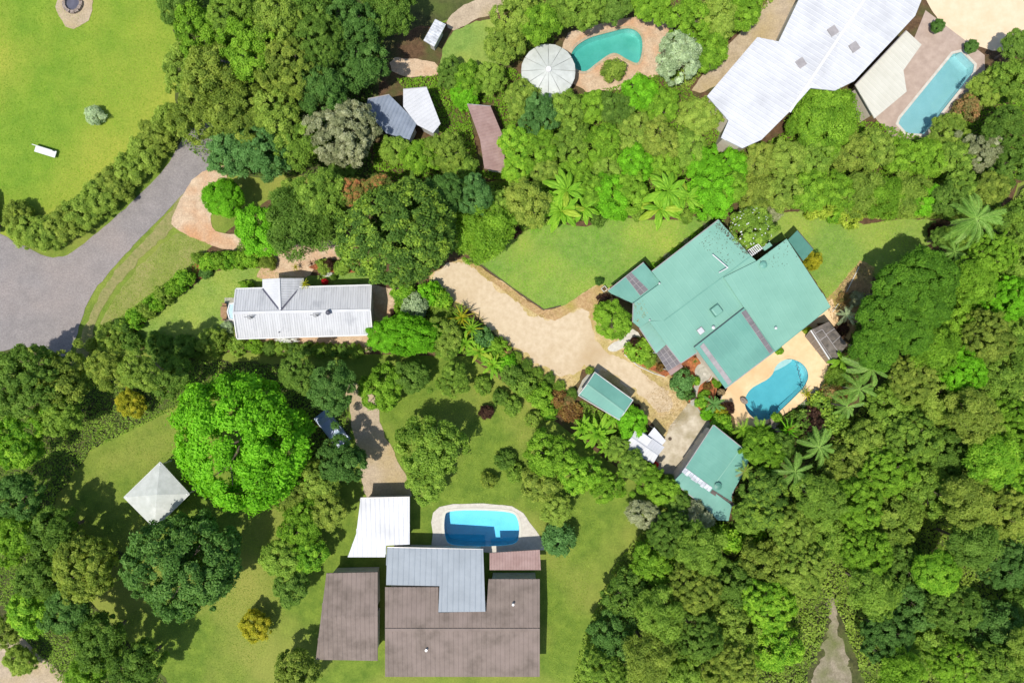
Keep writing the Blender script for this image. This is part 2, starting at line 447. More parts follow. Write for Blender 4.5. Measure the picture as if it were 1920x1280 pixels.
def pool(name, wp, depth0, depth1, axis, tile, wmat, label, coping, parts=None):
    """shell (sloping floor), coping ring, a body of water"""
    t = empty(name, (sum(p.x for p in wp) / len(wp), sum(p.y for p in wp) / len(wp), 0))
    tag(t, label, 'swimming pool')
    ax = Vector((axis[0], axis[1])).normalized(); pr = [p.x * ax.x + p.y * ax.y for p in wp]; lo, hi = min(pr), max(pr)
    dep = lambda p: -(depth0 + (depth1 - depth0) * max(0, min(1, (p.x * ax.x + p.y * ax.y - lo) / (hi - lo))))
    n = len(wp); sh = MB()
    rim = [Vector((p.x, p.y, .055)) for p in wp]; flo = [Vector((q.x, q.y, dep(q))) for q in inset(wp, .03)]
    for i in range(n):
        j = (i + 1) % n; sh.face([rim[i], rim[j], flo[j], flo[i]])
    c = Vector((t.location.x, t.location.y, 0)); c.z = dep(c)
    bm = bmesh.new(); vv = [bm.verts.new(p) for p in flo]
    ed = [bm.edges.new((vv[i], vv[(i + 1) % n])) for i in range(n)]
    bmesh.ops.triangle_fill(bm, use_beauty=True, edges=ed)
    for f in bm.faces: sh.face([v.co for v in f.verts])
    bm.free()
    sh.build('shell', tile, t)
    wi = inset(wp, .015)
    wtop = [Vector((p.x, p.y, -.11)) for p in wi]; wb = [Vector((q.x, q.y, dep(q) + .02)) for q in inset(wp, .045)]
    wb2 = wb
    MB().prism(wtop, wb2).build('pool_water', wmat, t)
    ring = MB(); out = inset(wp, -.28)
    for i in range(n):
        j = (i + 1) % n
        A = [Vector((p.x, p.y, .075)) for p in (wp[i], wp[j], out[j], out[i])]
        ring.face(A)
        ring.face([A[2], A[3], Vector((out[i].x, out[i].y, .0)), Vector((out[j].x, out[j].y, .0))])
        ring.face([A[0], A[1], Vector((wp[j].x, wp[j].y, -.02)), Vector((wp[i].x, wp[i].y, -.02))])
    ring.build('coping', coping, t)
    return t

P1 = pool('kidney_pool', pools_w['a'], 1.0, 1.8, (-1, -.9), M['pool_tile'], M['pool_water'], 'kidney-shaped turquoise swimming pool in the sandy terrace beside the green-roofed house', M['deck_stone'])
st = MB()
steps = [(1450, 697), (1454, 687), (1465, 677), (1481, 673.5), (1487, 676), (1472, 687)]
wst = [W(x, y) for x, y in smooth(steps, 4)]
st.prism([Vector((p.x, p.y, -.3)) for p in wst], [Vector((p.x, p.y, -1.0)) for p in wst]).build('pool_step', M['pool_step'], P1)
hs_ = [(1493, 684), (1497, 688), (1494, 692), (1499, 694), (1497, 699), (1501, 702), (1499, 707), (1502, 710)]
hb = MB()
hw = [W(x, y, -.1) for x, y in smooth(hs_, 4)[:29]]
for i in range(len(hw) - 1): hb.tube(hw[i], hw[i + 1], .03, n=6)
tag(hb.build('cleaner_hose', M['charcoal']), 'dark squiggle of a pool cleaner hose floating at the shallow end of the kidney-shaped pool', 'hose')
pool('garden_pool', pools_w['t'], .9, 1.6, (-1, -.3), M['pool_tile_teal'], M['pool_water'], 'bent jade green pool next to the round grey water tank', M['sand_path'])
pool('oblong_pool', pools_w['b'], 1.0, 2.0, (-.6, -1), M['pool_tile_blue'], M['pool_water'], 'bright blue oblong pool on the lawn side of the brown-roofed house', M['cream_sheet'])
pool('lap_pool', pools_w['r'], .9, 1.1, (1, 1), M['pool_tile_pale'], M['pool_water'], 'long pale blue lap pool along the deck of the big white house', M['pale_concrete'])

# ---- ground surfaces
L0 = .004
sheet('road', [(-60, 430), (60, 470), (110, 482), (150, 462), (262, 366), (330, 284), (360, 200), (420, 90), (470, 95), (440, 180), (400, 262), (402, 300), (330, 378), (236, 476), (170, 556), (140, 640), (118, 668), (60, 650), (-60, 645)], .024 + L0 * 3, M['asphalt'], 4, .6, .14)
sheet('road_verge', [(150, 640), (184, 556), (244, 478), (322, 392), (360, 310), (420, 310), (404, 350), (390, 400), (330, 424), (224, 530), (176, 610), (170, 660), (130, 690)], .024 + L0 * 2, M['verge'], 3, .4, .3, seed=2)
sheet('verge_lawn', [(178, 640), (205, 575), (262, 500), (322, 444), (350, 440), (398, 458), (330, 520), (250, 580), (170, 650)], .024 + L0 * 4, M['dry_lawn'], 3, .35, .22, seed=3)
sheet('big_lawn', [(-80, -60), (330, -60), (330, 240), (80, 450), (-80, 450)], .004 * 1, M['lawn_gold'], 0, .6, .4)
sheet('entry_drive', [(392, 318), (428, 312), (420, 360), (396, 404), (404, 432), (440, 440), (520, 462), (600, 448), (650, 462), (640, 486), (610, 486), (590, 500), (572, 522), (490, 522), (486, 506), (512, 480), (470, 474), (440, 470), (404, 462), (350, 440), (322, 420), (336, 380), (360, 338)], .024 + L0 * 5, M['entry_sand'], 3, .4, .16, seed=4)
sheet('cottage_yard', [(696, 532), (730, 540), (752, 540), (745, 600), (720, 620), (696, 660), (560, 662), (440, 652), (444, 600), (690, 600)], .024 + L0 * 5, M['entry_sand'], 0, .4, .12, seed=5)
sheet('cottage_lawn', [(470, 500), (510, 505), (540, 512), (560, 520), (700, 505), (700, 540), (440, 560), (440, 640), (300, 660), (250, 640), (262, 614), (330, 560), (395, 512), (430, 504)], .024 + L0 * 4, M['lawn'], 0, .3, .15, seed=6)
sheet('soil', [(142, 655), (380, 470), (540, 345), (1910, 340), (1890, 400), (1640, 720), (1376, 1042), (880, 668), (700, 664), (440, 660)], .004 * 2, M['soil'], 0, .5, .1, holes=[pools_w['a']], seed=7)
sheet('gravel_drive', [(806, 520), (824, 504), (850, 488), (868, 486), (886, 494), (960, 540), (1020, 584), (1062, 572), (1100, 545), (1135, 530), (1150, 560), (1180, 640), (1200, 680), (1252, 706), (1290, 756), (1300, 790), (1262, 800), (1250, 822), (1226, 796), (1200, 775), (1180, 745), (1100, 690), (1086, 712), (1068, 730), (1048, 724), (1010, 692), (950, 646), (910, 608), (870, 572), (836, 560), (812, 540)], .024 + L0 * 4, M['gravel_worn'], 3, .25, .22, seed=8)
sheet('gravel_surface', [(810, 522), (826, 508), (852, 494), (868, 494), (900, 514), (955, 558), (1010, 598), (1040, 600), (1066, 588), (1088, 578), (1106, 582), (1112, 620), (1126, 648), (1160, 668), (1196, 690), (1228, 716), (1262, 752), (1236, 770), (1200, 744), (1164, 712), (1130, 688), (1098, 688), (1078, 702), (1048, 706), (1018, 690), (960, 646), (914, 606), (872, 574), (840, 558), (816, 540)], .024 + L0 * 5, M['gravel'], 3, .16, .55, seed=9)
sheet('dry_grass_border', [(866, 484), (900, 500), (960, 542), (1020, 583), (1060, 572), (1098, 546), (1124, 532), (1132, 552), (1118, 580), (1112, 620), (1104, 584), (1086, 576), (1062, 590), (1040, 602), (1012, 594), (960, 558), (900, 512)], .024 + L0 * 6, M['dry_edge'], 0, .25, .12, seed=10)
LAWN1 = [(876, 484), (905, 488), (955, 452), (985, 432), (1040, 418), (1100, 426), (1150, 405), (1210, 412), (1270, 412), (1330, 400), (1348, 402), (1222, 505), (1208, 488), (1140, 540), (1124, 530), (1098, 546), (1060, 571), (1020, 581), (960, 541), (908, 500)]
sheet('main_lawn', LAWN1, .024 + L0 * 7, M['lawn'], 0, .3, .09, seed=11)
LAWN2 = [(1380, 420), (1440, 400), (1500, 396), (1560, 410), (1620, 420), (1700, 410), (1755, 412), (1750, 450), (1700, 500), (1640, 520), (1600, 515), (1570, 560), (1550, 560), (1480, 450), (1400, 470)]
sheet('back_lawn', LAWN2, .024 + L0 * 4, M['lawn'], 0, .3, .2, seed=12)
sheet('bare_bed', [(1548, 560), (1578, 530), (1612, 488), (1640, 500), (1625, 580), (1590, 640), (1556, 610), (1552, 580)], .024 + L0 * 5, M['dry_edge'], 0, .3, .2, seed=13)
sheet('pool_deck', [(1340, 745), (1352, 700), (1440, 640), (1560, 560), (1572, 600), (1545, 640), (1556, 690), (1549, 712), (1538, 728), (1518, 738), (1506, 752), (1490, 765), (1470, 776), (1450, 790), (1432, 796), (1400, 803), (1380, 800), (1376, 782), (1354, 758)], .024 + L0 * 6, M['deck_stone'], 0, .5, .03, holes=[pools_w['a']], seed=14)
sheet('mulch_bed', [(1270, 676), (1312, 648), (1364, 728), (1350, 748), (1346, 790), (1331, 793), (1302, 760), (1276, 744), (1258, 712)], .024 + L0 * 6, M['red_mulch'], 0, .3, .06, seed=15)
sheet('mulch_strip', [(1168, 664), (1190, 640), (1240, 690), (1258, 700), (1248, 706), (1200, 684)], .024 + L0 * 6, M['red_mulch'], 0, .3, .06, seed=16)
sheet('entry_bed', [(578, 502), (600, 488), (660, 492), (690, 510), (640, 512), (600, 508)], .024 + L0 * 6, M['red_mulch'], 0, .3, .08, seed=17)
sheet('gate_bed', [(360, 500), (378, 486), (392, 505), (376, 524), (364, 520)], .024 + L0 * 6, M['red_mulch'], 0, .3, .08, seed=18)
sheet('garage_apron', [(1290, 756), (1300, 754), (1334, 794), (1330, 806), (1268, 902), (1236, 886), (1224, 870), (1246, 824), (1256, 798)], .024 + L0 * 7, M['concrete'], 0, .4, .04, seed=19)
sheet('garden_path', [(1309, 655), (1322, 676), (1332, 694), (1331, 706), (1320, 716), (1310, 726), (1303, 758), (1294, 756), (1299, 730), (1306, 710), (1302, 696), (1308, 684), (1314, 680), (1302, 662)], .024 + L0 * 8, M['grey_paving'], 3, .3, .0)
sheet('front_path', [(1139, 652), (1150, 642), (1168, 634), (1186, 616), (1202, 634), (1180, 646), (1156, 658), (1144, 658)], .024 + L0 * 8, M['pale_concrete'], 2, .3, .03)
sheet('carport_slab', [(1080, 738), (1092, 712), (1112, 690), (1124, 694), (1096, 742)], .024 + L0 * 7, M['grey_paving'], 0, .3, .04)
sheet('shed_slab', [(1185, 640), (1207, 655), (1262, 708), (1256, 712), (1225, 690)], .024 + L0 * 3, M['dry_edge'])
# outside the plot
sheet('neighbour_drive', [(652, 720), (700, 742), (716, 800), (740, 850), (770, 930), (690, 940), (676, 870), (660, 800)], .024 + L0 * 3, M['sand_path'], 3, .5, .3, seed=21)
sheet('corner_track', [(-60, 1130), (20, 1180), (80, 1230), (130, 1300), (-60, 1330)], .024 + L0 * 3, M['sand_path'], 2, .5, .3, seed=22)
sheet('wood_track', [(1552, 1112), (1566, 1122), (1570, 1170), (1582, 1215), (1606, 1320), (1512, 1320), (1544, 1220), (1556, 1175)], .024 + L0 * 4, M['track_dirt'], 3, .25, .9, seed=23)
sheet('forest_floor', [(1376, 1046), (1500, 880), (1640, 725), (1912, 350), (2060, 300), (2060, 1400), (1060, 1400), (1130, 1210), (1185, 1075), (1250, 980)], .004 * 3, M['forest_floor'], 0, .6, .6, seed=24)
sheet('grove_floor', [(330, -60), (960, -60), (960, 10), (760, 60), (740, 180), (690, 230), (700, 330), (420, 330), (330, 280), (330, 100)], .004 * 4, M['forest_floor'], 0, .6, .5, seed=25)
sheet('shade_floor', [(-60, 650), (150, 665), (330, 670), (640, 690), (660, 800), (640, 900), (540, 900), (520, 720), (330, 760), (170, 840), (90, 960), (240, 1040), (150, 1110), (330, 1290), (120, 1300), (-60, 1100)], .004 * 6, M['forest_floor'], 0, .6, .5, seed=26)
sheet('garden_floor', [(740, 60), (1300, -60), (1960, -60), (1960, 340), (700, 340), (690, 250)], .004 * 5, M['soil'], 0, .6, .5, holes=[pools_w['t'], pools_w['r']], seed=27)
sheet('upper_lawn', [(826, 120), (850, 60), (935, 34), (960, 90), (940, 120), (860, 130)], .024 + L0 * 3, M['lawn'], 2, .4, .2, seed=28)
sheet('sandy_yard', [(740, 108), (815, 118), (822, 140), (770, 146), (736, 132)], .024 + L0 * 3, M['entry_sand'], 2, .4, .2, seed=29)
sheet('sandy_lane', [(838, 40), (870, 10), (960, -30), (960, 14), (900, 34), (850, 58)], .024 + L0 * 3, M['sand_path'], 2, .4, .2, seed=30)
sheet('pool_terrace', [(1066, 60), (1140, 42), (1200, 30), (1262, 44), (1262, 130), (1160, 170), (1100, 172), (1066, 150), (1040, 120)], .024 + L0 * 3, M['entry_sand'], 0, .4, .2, holes=[pools_w['t']], seed=31)
sheet('house_terrace', [(1296, 170), (1370, 80), (1500, -60), (1540, -60), (1540, 10), (1420, 120), (1350, 160)], .024 + L0 * 3, M['sand_path'], 2, .5, .2, seed=32)
sheet('court', [(1732, -60), (1960, -60), (1960, 60), (1900, 96), (1820, 84), (1760, 40)], .024 + L0 * 4, M['court'], 2, .5, .1)
sheet('brown_deck', [(1735, 20), (1846, 104), (1846, 146), (1740, 280), (1676, 262), (1636, 216), (1692, 172), (1690, 130)], .024 + L0 * 5, M['deck_brown'], 0, .5, .0, holes=[pools_w['r']])
sheet('pool_surround', [(812, 960), (850, 944), (960, 948), (992, 978), (1016, 1010), (1020, 1030), (830, 1034), (812, 1000)], .024 + L0 * 4, M['pale_concrete'], 2, .5, .05, holes=[pools_w['b']])
sheet('fire_pit_bed', [(104, 14), (120, -10), (164, -10), (176, 20), (150, 52), (124, 50)], .024 + L0 * 3, M['sand_path'], 2, .4, .2, seed=33)

# ---- the green-roofed house
home = empty('house', W(1330, 580)); tag(home, 'large single-storey house with pale green metal roofs beside the kidney-shaped pool', 'house')
NWp = Plane((1408, 480), (1245, 601), 4.1, .075, (1285, 460)); SEp = Plane((1408, 480), (1245, 601), 4.1, .06, (1340, 640))
ANX = Plane((1239, 530), (1188, 568), 3.45, .10, (1170, 520))
VER = Plane((1217, 602), (1249.6, 645.4), 3.35, .10, (1205, 645))
EAS = Plane((1475, 447.7), (1356.5, 519.6), 4.32, .055, (1500, 600))
PAV = Plane((1302.7, 650.6), (1395.4, 577.7), 4.30, .05, (1400, 690))
NEr = Plane((1478, 449.5), (1506, 489), 3.3, .07, (1525, 450))
main_nw = [(1347.5, 412.3), (1222.5, 509.2), (1239.5, 530), (1188, 568), (1187, 604), (1199.6, 614.5), (1217, 602), (1245, 601), (1408, 480)]
main_se = [(1408, 480), (1245, 601), (1217, 602), (1249.6, 645.4), (1276.7, 679.8), (1306.9, 660), (1303, 651), (1395, 578.2), (1357, 520), (1418.8, 489.4)]
r1, t1 = roof('roof', main_nw, NWp, 'teal_roof', home, gutter=(0, 3), label='north-west slope of the main roof')
r2, t2 = roof('roof', main_se, SEp, 'teal_roof', home, gutter=(3, 4), label='south-east slope of the main roof')
r3, t3 = roof('roof', [(1206.9, 492.5), (1140, 545.6), (1148, 551), (1185.5, 568), (1188, 568), (1239, 530)], ANX, 'teal_roof_deep', home, gutter=(0,), label='lower roof of the side wing')
r4, t4 = roof('roof', [(1217, 602.5), (1199.6, 614.5), (1230.8, 662), (1249.6, 645.4)], VER, 'teal_roof_deep', home, gutter=(1,), label='lower roof over the verandah')
r5, t5 = roof('roof', [(1418.8, 489.4), (1475, 447.7), (1557, 573.8), (1452.7, 658), (1396, 578), (1357, 519.8)], EAS, 'teal_roof', home, gutter=(2,), gm='teal_roof_deep', label='broad roof of the east block')
r6, t6 = roof('roof', [(1302.7, 650.6), (1395.4, 577.7), (1452.5, 657.6), (1360, 727.7)], PAV, 'teal_roof_deep', home, gutter=(2,), gm='poly_pale', label='raised roof with two rows of skylights')
r7, t7 = roof('roof', [(1477.5, 449.5), (1494.8, 432), (1525, 467.5), (1506, 489)], NEr, 'teal_dark', home, gutter=(1,), gm='dark_timber', label='small dark green lean-to roof')
MB().bar(NWp.pt((1408, 480), .03), NWp.pt((1245, 601), .03), .09, .03).build('ridge_cap', M['teal_roof_deep'], r1)
walls([t1[0], t1[1], t1[2], t1[3], t1[4], t2[2], t2[3], t2[4], t2[5], t2[9]], .55, 'wall_cream', home, .6)
walls(t3, .35, 'wall_cream', home, .45); walls(t5, .5, 'wall_cream', home, .35); walls(t6, .45, 'wall_cream', home, .2); walls(t7, .3, 'dark_timber', home, .2)
# dark clerestory between the raised roof and the main slope
a, b = t6[0], t6[1]
MB().bar(a - Vector((0, 0, .42)), b - Vector((0, 0, .42)), .10, .55).build('clerestory', M['charcoal'], home)
skylight([(1183, 510.5), (1172.7, 519.2), (1200.4, 554.5), (1215.5, 543)], ANX, 4, 2, 'poly_grey', home)
skylight([(1319, 642.5), (1312.4, 649.4), (1365.5, 721.8), (1372.2, 715.3)], PAV, 6, 1, 'poly_pale', home)
skylight([(1398, 580.8), (1389.5, 586), (1443, 663), (1450, 657.5)], PAV, 6, 1, 'poly_grey', home)
# translucent carport at the south-west corner
CPp = Plane((1230.8, 662), (1249.6, 645.4), 2.9, .05, (1265, 690))
cq = [(1249.4, 646), (1231, 662.4), (1252, 695.4), (1276.4, 680.4)]
skylight(cq, CPp, 4, 3, 'poly_grey', home, frame='poly_pale', gap=.03)
cp = [CPp.pt(p) for p in cq]
for p in (1, 2, 3): 
    q = cp[p].lerp(cp[0], .06); MB().tube((q.x, q.y, 0), (q.x, q.y, q.z - .03), .06).build('carport_post', M['white_paint'], home)
MB().slab([CPp.pt((1252, 695.8)), CPp.pt((1276.8, 680.6)), CPp.pt((1280.5, 687.5)), CPp.pt((1257.5, 704))], .06).build('carport_awning', M['pink_roof'], home)
# things fixed on the roofs
for px, r_, h_, m_, pl in (((1336, 614), .10, .35, 'white_paint', SEp), ((1452.7, 615), .08, .35, 'white_paint', EAS), ((1235.5, 531.5), .06, .25, 'white_paint', NWp), ((1217.5, 600), .05, .2, 'white_paint', NWp)):
    vent(px, pl, r_, h_, m_, home)
p = EAS.pt((1430, 497)); MB().tube(p - Vector((0, 0, .05)), p + Vector((0, 0, .28)), .34, n=18).build('roof_vent', M['teal_roof'], home)
v = MB().tube(p + Vector((0, 0, .29)), p + Vector((0, 0, .42)), .40, .18, n=18).build('vent_cap', M['teal_roof_deep'], home)
def dome(px, pl, sx, sy, rz, h, m, frame):
    p = pl.pt(px)
    f = MB().box((p.x, p.y), sx, sy, p.z - .1, p.z + h, rz).build('roof_light', M[frame], home)
    bm = bmesh.new(); bmesh.ops.create_cube(bm, size=1); bmesh.ops.bevel(bm, geom=list(bm.edges), offset=.22, segments=4, affect='EDGES', profile=.6)
    me = bpy.data.meshes.new('dome'); bm.to_mesh(me); bm.free()
    me.transform(Matrix.Translation((p.x, p.y, p.z + h)) @ Matrix.Rotation(rz, 4, 'Z') @ Matrix.Diagonal((sx * .92, sy * .92, h * .9, 1)))
    me.transform(home.matrix_basis.inverted())
    link('dome', me, M[m], f)
dome((1342, 582), SEp, 1.02, 1.02, .66, .36, 'teal_roof', 'teal_dark')
dome((1313.3, 620), SEp, .66, .66, .66, .16, 'white_sheet', 'poly_pale')
mast = Vector(NWp.pt((1361, 503)))
MB().tube(mast - Vector((0, 0, .05)), mast + Vector((0, 0, .7)), .05).build('antenna_mast', M['white_paint'], home)
top = mast + Vector((0, 0, .66))
e1 = W(1336, 477, top.z - .25); e2 = W(1348, 511, top.z - .35)
MB().tube(top, e1, .055).build('antenna_boom', M['white_paint'], home); MB().tube(top, e2, .05).build('antenna_boom', M['white_paint'], home)
# small porch between the two blocks: flat roof and white slats
PP = Plane((1430, 470), (1448, 456), 2.7, .02, (1450, 480))
roof('roof', [(1434, 470), (1429, 464), (1443, 454), (1449, 461)], PP, 'teal_roof', home, rib=0, label='tiny flat roof in the corner of the two blocks')
rk = MB()
a, b = W(1409, 479, 3.7), W(1428, 466, 3.7); c_, d_ = W(1402, 470, 3.7), W(1421, 458, 3.7)
for q, w_ in ((a, b), (c_, d_)): MB().bar(q, w_, .07, .09).build('pergola_rail', M['white_paint'], home)
for i in range(7):
    t = i / 6; MB().bar(a.lerp(b, t) + Vector((0, 0, .09)) + (a - c_) * .14, c_.lerp(d_, t) + Vector((0, 0, .09)) - (a - c_) * .1, .09, .05).build('pergola_slat', M['white_paint'], home)

def roof_litter(px, pl, n, m, seed, size=.13):
    r = np.random.default_rng(seed); w = [pl.pt(p) for p in px]
    X = r.uniform(min(p.x for p in w), max(p.x for p in w), n * 4); Y = r.uniform(min(p.y for p in w), max(p.y for p in w), n * 4)
    k = inside(w, X, Y); X, Y = X[k][:n], Y[k][:n]; c = len(X)
    P = np.stack([X, Y, np.array([pl.zat(a, b) + .03 for a, b in zip(X, Y)])], 1)
    Nn = unit(np.stack([r.normal(0, .3, c), r.normal(0, .3, c), np.ones(c)], 1)); T_ = r.normal(0, 1, (c, 3)); T_ = unit(T_ - Nn * np.sum(T_ * Nn, 1)[:, None])
    L_ = size * r.uniform(.5, 1.3, c)
    tag(put('leaf_litter', leaf_mesh('leaf_litter', P, Nn, T_, L_, L_ * .5, r.uniform(.2, .8, c)), m), kind='stuff')
LITTER = [([(1346, 414), (1353, 417), (1407, 474), (1398, 478), (1372, 452), (1340, 424)], NWp, 330, 'maroon', 1), ([(1346, 416), (1404, 478), (1370, 500), (1300, 455)], NWp, 110, 'maroon', 2), ([(1188, 568), (1187, 604), (1200, 612), (1215, 585), (1205, 560)], NWp, 60, 'rust', 3),
          ([(1420, 488), (1475, 448), (1500, 490), (1440, 510)], EAS, 50, 'maroon', 4)]
# ---- white cottage
def slope(name, r0, r1, e1, e0, m, parent, rib=.26, thick=.10, hgt=.03, wid=.05, label=None, name2='sheet_ribbing'):
    pn = (r1 - r0).cross(e1 - r0); e0 = Vector((e0.x, e0.y, r0.z - ((e0.x - r0.x) * pn.x + (e0.y - r0.y) * pn.y) / pn.z))
    o = MB().slab([r0, r1, e1, e0], thick).build(name, M[m], parent)
    n = max(1, int((r1 - r0).length / rib)); q = MB()
    nn = (r1 - r0).cross(e0 - r0).normalized(); nn = nn if nn.z > 0 else -nn
    du = (r1 - r0).normalized()
    for i in range(n):
        t = (i + .5) / n
        a = r0.lerp(r1, t).lerp(e0.lerp(e1, t), .006); b = r0.lerp(r1, t).lerp(e0.lerp(e1, t), .995)
        A = [a - du * wid + nn * .002, a + nn * hgt, a + du * wid + nn * .002]; B = [b - du * wid + nn * .002, b + nn * hgt, b + du * wid + nn * .002]
        for j in range(2): q.face([A[j], A[j + 1], B[j + 1], B[j]])
    s_ = q.build(name2, M[m], o, fix=False); tag(s_, kind='stuff')
    if label: o['label'] = label
    return o
cot = empty('cottage', W(568, 585)); tag(cot, 'long narrow cottage with streaked white corrugated gable roof and a small porch gable', 'house')
zr, ze = 4.05, 3.0
rl, rr = W(437.5, 586.5, zr), W(694.4, 581.3, zr)
nl, nr, sl, sr = W(442.2, 542.4, ze), W(696.3, 535.3, ze), W(444.4, 634, ze), W(698.5, 626.6, ze)
slope('roof', rl, rr, nr, nl, 'white_roof', cot, label='north slope of the cottage roof'); slope('roof', rl, rr, sr, sl, 'white_roof', cot, label='south slope of the cottage roof')
pr0, pr1 = W(522.8, 521.6, zr), W(525, 582, zr - .02)
pl0, pl1 = W(492.3, 523.5, ze - .05), W(492.8, 584, ze - .05); pe0, pe1 = W(569.3, 521.6, ze - .25), W(570.5, 584, ze - .25)
slope('roof', pr0, pr1, pl1, pl0, 'white_sheet', cot, hgt=.015, label='west slope of the porch gable'); slope('roof', pr0, pr1, pe1, pe0, 'white_roof', cot, label='east slope of the porch gable')
up = Vector((0, 0, .03))
MB().bar(rl + up, rr + up, .28, .05).build('ridge_cap', M['white_sheet'], cot); MB().bar(pr0 + up, pr1 + up, .24, .05).build('ridge_cap', M['white_sheet'], cot)
for a, b in ((W(492.5, 541.5, 3.06), W(524.5, 582, 4.06)), (W(558.5, 543.5, 3.10), W(526, 582, 4.07))):
    MB().bar(a, b, .16, .07).build('valley_gutter', M['charcoal'], cot)
for a, b in ((nl, nr), (sl, sr)):
    n_ = Vector((0, .07 if a.y > 5.5 else -.07, -.06)); MB().bar(a + n_, b + n_, .13, .12).build('gutter', M['white_paint'], cot)
for a, b, c in ((rl, nl, sl), (rr, nr, sr)):
    MB().bar(a + up, b + up, .12, .1).build('barge_board', M['white_paint'], cot); MB().bar(a + up, c + up, .12, .1).build('barge_board', M['white_paint'], cot)
wb_ = inset([nl, nr, sr, sl], .45)
MB().prism([Vector((p.x, p.y, 2.9)) for p in wb_], [Vector((p.x, p.y, -.02)) for p in wb_]).build('wall', M['wall_cream'], cot)
for a, b, r_ in ((wb_[0], wb_[3], rl), (wb_[1], wb_[2], rr)):
    mid = (a + b) / 2; mid.z = 3.85; A = Vector((a.x, a.y, 2.9)); B = Vector((b.x, b.y, 2.9)); sh = Vector((.1 if a.x < -20 else -.1, 0, 0))
    MB().prism([A, B, mid], [A + sh, B + sh, mid + sh]).build('gable_wall', M['wall_cream'], cot)
pw = inset([pl0, pe0, pe1, pl1], .35)
MB().prism([Vector((p.x, p.y, 2.6)) for p in pw], [Vector((p.x, p.y, -.02)) for p in pw]).build('wall', M['wall_cream'], cot)
CN = Plane((437.5, 586.5), (694.4, 581.3), zr, .37, (560, 640))
for px, h_ in (((474, 595), .55), ((597, 591), .6)):
    p = CN.pt(px); o = MB().tube(p, p + Vector((0, 0, h_)), .04).build('antenna_mast', M['black_paint'], cot)
    for k, (l_, dz) in enumerate(((.9, .02), (.55, -.12), (.4, -.22))):
        q = MB().bar(p + Vector((-l_ * .8, -.1 * k, h_ + dz)), p + Vector((l_ * .3, .12 - .1 * k, h_ + dz)), .05).build('antenna_rod', M['black_paint'], o)
p = CN.pt((617, 586)); MB().tube(p, p + Vector((0, 0, .4)), .14, n=10).build('flue', M['silver_sheet'], cot); MB().tube(p + Vector((0, 0, .42)), p + Vector((0, 0, .6)), .28, .1, n=10).build('flue_cap', M['charcoal'], cot)
p = CN.pt((523.5, 623)); MB().tube(p, p + Vector((0, 0, .2)), .06, n=8).build('roof_vent', M['charcoal'], cot)
sheet('cottage_patio', [(421.5, 558), (440, 558), (446, 592), (444, 612), (421, 602)], .024 + L0 * 7, M['grey_paving'])
# glass conservatory bay at the gable end
bay = MB()
cw = [W(431, 570, 2.2), W(446, 567, 2.2), W(446, 601, 2.2), W(431, 598, 2.2), W(427, 584, 2.2)]
bay.prism([Vector((p.x, p.y, 2.25)) for p in cw], [Vector((p.x, p.y, 0)) for p in cw]).build('glazed_bay', M['glass'], cot)
for i in range(5):
    a, b = cw[i], cw[(i + 1) % 5]; MB().bar(Vector((a.x, a.y, 2.28)), Vector((b.x, b.y, 2.28)), .12, .1).build('bay_frame', M['white_paint'], cot)

# ---- carport beside the drive
car = empty('carport', W(1136, 742)); tag(car, 'small green-roofed gable shed on the gravel drive with pale ridge line', 'shed')
ra, rb = W(1100.6, 720, 2.95), W(1171.5, 772.5, 2.95)
n0, e0 = W(1115, 697.5, 2.55), W(1187, 749.6, 2.55); w0, s0 = W(1084.5, 741, 2.5), W(1161, 787, 2.5)
slope('roof', ra, rb, e0, n0, 'teal_roof_deep', car, rib=.4, hgt=.008, wid=.03, label='drive-side slope of the shed roof'); slope('roof', ra, rb, s0, w0, 'teal_roof_deep', car, rib=.4, hgt=.008, wid=.03, label='garden-side slope of the shed roof')
MB().bar(ra + up, rb + up, .16, .04).build('ridge_cap', M['teal_roof'], car)
for a, b in ((n0, e0), (w0, s0), (n0, ra), (ra, w0), (e0, rb), (rb, s0)): MB().bar(a - up, b - up, .09, .1).build('fascia', M['wall_grey'], car)
ww = inset([n0, e0, s0, w0], .25)
MB().prism([Vector((p.x, p.y, 2.42)) for p in ww], [Vector((p.x, p.y, 0)) for p in ww]).build('wall', M['wall_grey'], car)
dn = (ww[0] + ww[3]) / 2; dd = (ww[3] - ww[0]); dd.z = 0; dd.normalize()
MB().box((dn.x, dn.y), 2.1, .08, 0, 2.1, math.atan2(dd.y, dd.x)).build('door', M['white_paint'], car)

# ---- white L-shaped shed
ws = empty('garden_shed', W(1208, 832)); tag(ws, 'white-roofed L-shaped garden shed beside the concrete apron', 'shed')
zt, zw = 2.75, 2.45
A0, A1 = W(1184, 820, zt), W(1233.5, 854, zt)
slope('roof', A0, A1, W(1246, 838, zw), W(1193.5, 801, zw), 'white_sheet', ws, rib=.3, hgt=.02, label='upper roof slope of the white shed')
slope('roof', A0, A1, W(1224.6, 869, zw), W(1167.5, 837.5, zw), 'white_sheet', ws, rib=.3, hgt=.02, label='lower roof slope of the white shed')
MB().slab([W(1214.5, 816, 2.3), W(1226.7, 800.6, 2.35), W(1248.5, 825.6, 2.35), W(1238.5, 838, 2.3)], .06).build('awning', M['white_sheet'], ws)
MB().slab([W(1196, 824, 2.77), W(1205, 811, 2.66), W(1222, 823, 2.66), W(1213, 836, 2.77)], .03).build('roof_patch', M['white_paint'], ws)
MB().bar(A0 + up, A1 + up, .14, .04).build('ridge_cap', M['white_roof'], ws)
w_ = inset([W(1193.5, 801, zw), W(1246, 838, zw), W(1224.6, 869, zw), W(1167.5, 837.5, zw)], .2)
MB().prism([Vector((p.x, p.y, 2.36)) for p in w_], [Vector((p.x, p.y, 0)) for p in w_]).build('wall', M['wall_grey'], ws)
